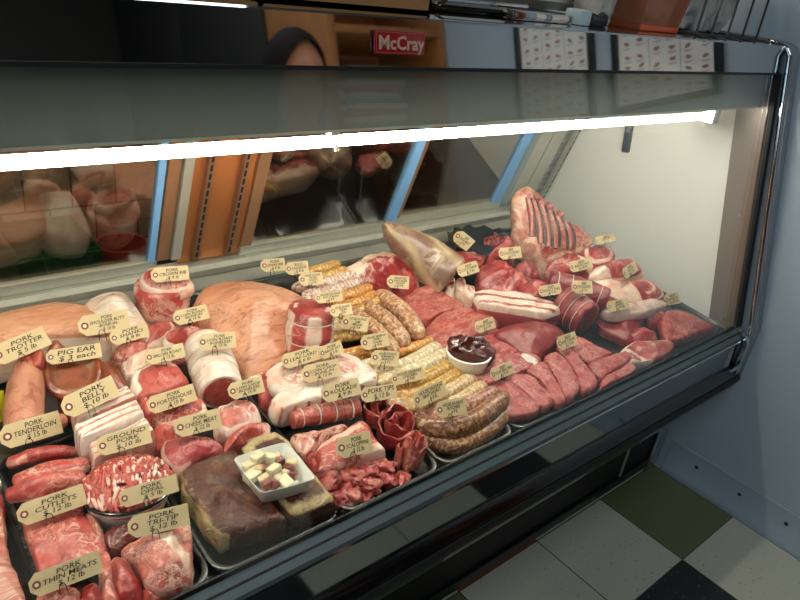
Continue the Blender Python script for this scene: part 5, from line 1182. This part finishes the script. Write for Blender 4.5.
for sx in (-1, 1):
    q.lathe([(0, .009), (.005, .0075), (.008, .0035), (.009, 0)], 12, (0, 0, 0)); n_ = len(q.v) - 48
    for i in range(n_, len(q.v)):
        x, y, z = q.v[i]; q.v[i] = (hc[0] + sx * .029 + x, hc[1] + .0705 + z * .6, hc[2] + .008 + y * .38)
q.build('eyes', plain('eye', '#241a16', .2), wo)
q = MB(); vs = []; fs = []; nu, nv = 36, 20          # hair: a cap that hangs down behind and beside the face
for j in range(nv + 1):
    for i in range(nu):
        u = 2 * pi * i / nu; y = sin(u); front = max(0, y)
        v = j / nv * (pi * (.98 - .68 * front ** .6))
        r = 1.10 + .03 * noise.noise(Vector((cos(u) * 5, y * 5, v * 3)))
        zz = cos(v); rad = sin(min(v, pi / 2 + .15))
        z = zz * .118 if v < pi / 2 else -(v - pi / 2) * .115
        vs.append((hc[0] + cos(u) * rad * .074 * r, hc[1] - .008 + y * rad * .092 * r, hc[2] + .012 + z))
for j in range(nv):
    for i in range(nu): fs.append((j * nu + i, j * nu + (i + 1) % nu, (j + 1) * nu + (i + 1) % nu, (j + 1) * nu + i))
q.add(vs, fs); q.build('hair', M_hair, wo)

# ------------------------------------------------------------------ things standing on top of the case
ZT_ = 1.3485
q = MB(); x0, x1, y0, y1 = .478, .772, .835, 1.12
q.box(x0, x1, y0, y0 + .005, ZT_, ZT_ + .17); q.box(x0, x1, y1 - .005, y1, ZT_, ZT_ + .17); q.box(x0, x0 + .005, y0, y1, ZT_, ZT_ + .17); q.box(x1 - .005, x1, y0, y1, ZT_, ZT_ + .17); q.box(x0, x1, y0, y1, ZT_, ZT_ + .005)
bx = q.build('cardboard_box', M_card); tag(bx, 'brown cardboard box standing on top of the display case', 'box')
for a, b_ in ((y0, (y0 + y1) / 2 - .001), ((y0 + y1) / 2 + .001, y1)):
    q = MB(); q.box(x0, x1, a, b_, ZT_ + .17, ZT_ + .174); q.build('flap', M_card, bx)
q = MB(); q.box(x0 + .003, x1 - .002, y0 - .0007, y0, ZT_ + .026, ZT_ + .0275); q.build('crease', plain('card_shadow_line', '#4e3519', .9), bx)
sc = empty('weighing_scale', (1.10, 1.05, ZT_), 'grey counter scale with black base on top of the display case', 'scale')
q = MB(); q.box(.84, 1.28, .90, 1.19, ZT_, ZT_ + .012, .004); q.build('base', M_gloss_black, sc)
q = MB(); q.prism([(1.02, ZT_ + .0125), (1.005, ZT_ + .03), (1.025, ZT_ + .13), (1.17, ZT_ + .15), (1.175, ZT_ + .0125)], .91, 1.50); q.build('body', plain('scale_grey', '#b8b9ae', .45), sc)
q = MB(); ya = lambda z: 1.005 + (z - .03) * .2
sl, sr = on_y(571, 8, 1.007).x, on_y(604, 8, 1.007).x; sm = (sl + sr) / 2
q.prism([(ya(.034) - .0012, ZT_ + .034), (ya(.082) - .0012, ZT_ + .082), (ya(.082) + .0008, ZT_ + .082), (ya(.034) + .0008, ZT_ + .034)], sl, sr); st = q.build('sticker', plain('green_sticker', '#2c7a5c', .5), sc)
q = MB()
for r_ in range(5):
    z = .042 + r_ * .008; w_ = (.030, .034, .022, .034, .026)[r_]
    q.prism([(ya(z) - .0016, ZT_ + z), (ya(z + .003) - .0016, ZT_ + z + .003), (ya(z + .003) - .0011, ZT_ + z + .003), (ya(z) - .0011, ZT_ + z)], sm - w_ * (sr - sl) / .08, sm + w_ * (sr - sl) / .08)
q.build('print_lines', plain('pale_print', '#a8c8b4', .6), st)
q = MB(); q.tube([(.85, .915, ZT_ + .006), (.85, .885, ZT_ + .02), (1.05, .882, ZT_ + .022)], .004, 8); q.build('rail', M_chrome, sc)
t = MB(); t.box(.99, 1.16, .855, .885, ZT_, ZT_ + .016, .003); o = t.build('knife_steel', M_chrome); tag(o, 'polished flat metal bar lying on the canopy edge before the scale', 'bar')
t = MB(); t.box(1.175, 1.21, .85, .89, ZT_, ZT_ + .028, .004); o = t.build('plastic_clip', plain('clear_grey', '#9fb3b8', .2)); tag(o, 'small pale plastic clip standing on the canopy beside the metal bar', 'clip')
t = MB(); t.tube([(1.23 + i * .01, .875 + .008 * sin(i * 1.3), ZT_ + .012 + .004 * cos(i)) for i in range(8)], [.008, .012, .013, .012, .013, .012, .011, .006], 10); o = t.build('black_glove', M_rubber); tag(o, 'crumpled black rubber glove lying on the canopy', 'glove')
# clear orange bin
M_orange = bpy.data.materials.new('clear_orange'); M_orange.use_nodes = True; nt = M_orange.node_tree; b = nt.nodes['Principled BSDF']
b.inputs['Base Color'].default_value = rgb('#9a5736'); b.inputs['Roughness'].default_value = .15; b.inputs['Alpha'].default_value = .6; b.inputs['Coat Weight'].default_value = .4
q = MB(); bx0, bx1, by0, by1 = 1.37, 1.56, .835, .985
def taper(zb, zt, g, th):
    a = [(bx0 + g, by0 + g), (bx1 - g, by0 + g), (bx1 - g, by1 - g), (bx0 + g, by1 - g)]; c = [(bx0, by0), (bx1, by0), (bx1, by1), (bx0, by1)]
    for i in range(4):
        j = (i + 1) % 4; A, B, C_, D = a[i], a[j], c[j], c[i]; m = Vector(((bx0 + bx1) / 2, (by0 + by1) / 2))
        inn = lambda p: (p[0] + (m.x - p[0]) * th, p[1] + (m.y - p[1]) * th)
        q.add([(*A, zb), (*B, zb), (*C_, zt), (*D, zt), (*inn(A), zb), (*inn(B), zb), (*inn(C_), zt), (*inn(D), zt)], [(0, 1, 2, 3), (7, 6, 5, 4), (3, 2, 6, 7), (0, 4, 5, 1)])
    q.add([(*p, zb + .003) for p in a], [(0, 1, 2, 3)])
taper(ZT_, ZT_ + .16, .018, .03)
ob = q.build('storage_bin', M_orange, smooth=False); tag(ob, 'translucent orange plastic bin on top of the display case', 'bin')
q = MB(); q.box(bx0 + .018, bx1 - .018, by0 + .014, by1 - .018, ZT_ + .001, ZT_ + .012, .003); q.build('foot_rim', plain('orange_rim', '#c4501f', .3), ob)
# crinkled silver bags in a black wire rack
M_foil = plain('silver_bag', '#a9aaa6', .3, var=.25, scale=40, spec=.8); 
def crinkle(name, c, sx, sy, sz, seed, mat):
    vs = []; fs = []; nu, nv = 28, 20
    for j in range(nv + 1):
        v = pi * j / nv
        for i in range(nu):
            u = 2 * pi * i / nu; d = Vector((sin(v) * cos(u), sin(v) * sin(u), cos(v)))
            e = Vector([math.copysign(abs(k) ** .6, k) for k in d]); r = 1 + .22 * noise.noise(d * 3.1 + Vector((seed, 0, 0))) + .13 * abs(noise.noise(d * 7 + Vector((0, seed, 0))))
            vs.append((c[0] + e.x * sx * r, c[1] + e.y * sy * r, max(ZT_ + .001, c[2] + e.z * sz * r)))
    for j in range(nv):
        for i in range(nu): fs.append((j * nu + i, j * nu + (i + 1) % nu, (j + 1) * nu + (i + 1) % nu, (j + 1) * nu + i))
    m = MB(); m.add(vs, fs); return m.build(name, mat, angle=70)
tag(crinkle('silver_bag', (1.325, .93, ZT_ + .06), .028, .04, .065, 2.0, M_foil), 'small crumpled silver bag between the scale and the orange bin', 'bag', 'silver bags on the case')
rk = empty('wire_rack', (1.77, .93, ZT_), 'black wire rack of silver bags at the right end of the case top', 'rack')
q = MB()
for x in (1.60, 1.67, 1.75, 1.83, 1.91):
    q.tube([(x - .012, .83, ZT_ + .004), (x + .05, .86, ZT_ + .19)], .0028, 8)
    q.tube([(x - .012, .83, ZT_ + .004), (x - .012, 1.03, ZT_ + .004)], .0025, 8)
for z, y in ((.004, .83), (.19, .86)): q.tube([(1.588 + (.062 if z > .1 else 0), y, ZT_ + z), (1.898 + (.062 if z > .1 else 0), y, ZT_ + z)], .003, 8)
q.tube([(1.588, 1.03, ZT_ + .004), (1.898, 1.03, ZT_ + .004)], .003, 8)
q.build('wires', M_black, rk)
q = MB(); q.box(1.80, 1.90, .853, .857, ZT_ + .105, ZT_ + .16, .001); q.build('yellow_label', plain('yellow_card', '#d9b52f', .6), rk)
for k, (x, lab) in enumerate(((1.665, 'leftmost crinkled silver bag in the black wire rack, next to the orange bin'), (1.745, 'middle crinkled silver bag in the black wire rack'), (1.83, 'crinkled silver bag in the black wire rack, nearest the wall'))):
    tag(crinkle('silver_bag', (x, .955, ZT_ + .10), .040, .062, .10, 5.0 + k * 3, M_foil), lab, 'bag', 'silver bags on the case')
# ------------------------------------------------------------------ staff side, seen through the rear doors
pa, pb = on_y(8, 240, 2.2), on_y(90, 240, 2.2)
q = MB(); zc = pa.z - .02
q.box(pa.x, pb.x, 2.1, 2.105, 0.02, zc, .002); q.box(pa.x, pb.x, 2.395, 2.4, 0.02, zc); q.box(pa.x, pa.x + .005, 2.1, 2.4, 0.02, zc); q.box(pb.x - .005, pb.x, 2.1, 2.4, 0.02, zc); q.box(pa.x, pb.x, 2.1, 2.4, 0, .02); q.box(pa.x - .008, pb.x + .008, 2.092, 2.1, zc - .03, zc - .01, .002)
tag(q.build('storage_crate', plain('green_plastic', '#1d5a38', .45)), 'green plastic crate on the floor behind the left rear door', 'crate')
sb = empty('rear_backdrop', (1.5, 2.2, 0), 'dark brown low cabinet on the staff side added behind the middle rear doors to darken their view', 'backdrop')  # added dark block so reflections show in the middle door panes
M_bc = plain('dark_brown_laminate', '#2e2019', .5)
q = MB(); q.box(.98, 1.98, 1.95, 2.45, 0, .95, .004); q.build('carcass', M_bc, sb)
for k in range(2):
    q = MB(); q.box(.99 + k * .5, 1.475 + k * .5, 1.93, 1.949, .07, .93, .003); dd_ = q.build('door', M_bc, sb)
    q = MB(); q.box(1.43 + k * .1, 1.445 + k * .1, 1.91, 1.929, .60, .72, .002); q.build('handle', M_chrome, dd_)
pa, pb = on_y(97, 246, 2.2), on_y(146, 246, 2.2); r0 = (pb.x - pa.x) / 2
q = MB(); q.lathe([(0, 0.001), (r0 * .85, 0.001), (r0, pa.z - .02), (r0 * 1.06, pa.z - .02), (r0 * 1.06, pa.z), (r0 * .95, pa.z), (r0 * .8, .02), (0, .02)], 28, ((pa.x + pb.x) / 2, 2.2, 0))
tag(q.build('tub', plain('red_plastic', '#a33a32', .4)), 'round red plastic tub beside the green crate behind the left rear door', 'tub')

# ================================================================== light and camera
def area(name, loc, rot, sx, sy, power, col):
    l = bpy.data.lights.new(name, 'AREA'); l.shape = 'RECTANGLE'; l.size = sx; l.size_y = sy; l.energy = power; l.color = col
    o = bpy.data.objects.new(name, l); COL.objects.link(o); o.location = loc; o.rotation_euler = rot; return o
area('daylight_window', (-2.62, -.7, 1.6), (0, -pi / 2, 0), 1.28, 2.3, 9.5, (.62, .84, 1.0))
area('ceiling_lamp', (.75, -.45, 2.66), (0, 0, 0), .9, 1.4, 16.5, (.90, .95, 1.0))
area('ceiling_lamp', (.3, 1.95, 2.66), (0, 0, 0), .3, 1.2, 26, (1, .88, .72))
w = bpy.data.worlds.new('World'); SC.world = w; w.use_nodes = True; w.node_tree.nodes['Background'].inputs[0].default_value = (.6, .78, 1, 1); w.node_tree.nodes['Background'].inputs[1].default_value = .8
cam = bpy.data.cameras.new('camera'); co = bpy.data.objects.new('camera', cam); COL.objects.link(co); SC.camera = co
cam.sensor_fit = 'HORIZONTAL'; cam.sensor_width = 36; cam.lens = FPX / 800 * 36; cam.clip_start = .02
co.matrix_world = Matrix(((CR.x, -CD.x, -CF.x, EYE.x), (CR.y, -CD.y, -CF.y, EYE.y), (CR.z, -CD.z, -CF.z, EYE.z), (0, 0, 0, 1)))
vs_ = SC.view_settings; vs_.view_transform = 'Standard'; vs_.look = 'None'; vs_.gamma = 1; vs_.exposure = 0.0; vs_.use_curve_mapping = False
SC.cycles.max_bounces = 8; SC.cycles.transparent_max_bounces = 24; SC.cycles.sample_clamp_indirect = 6
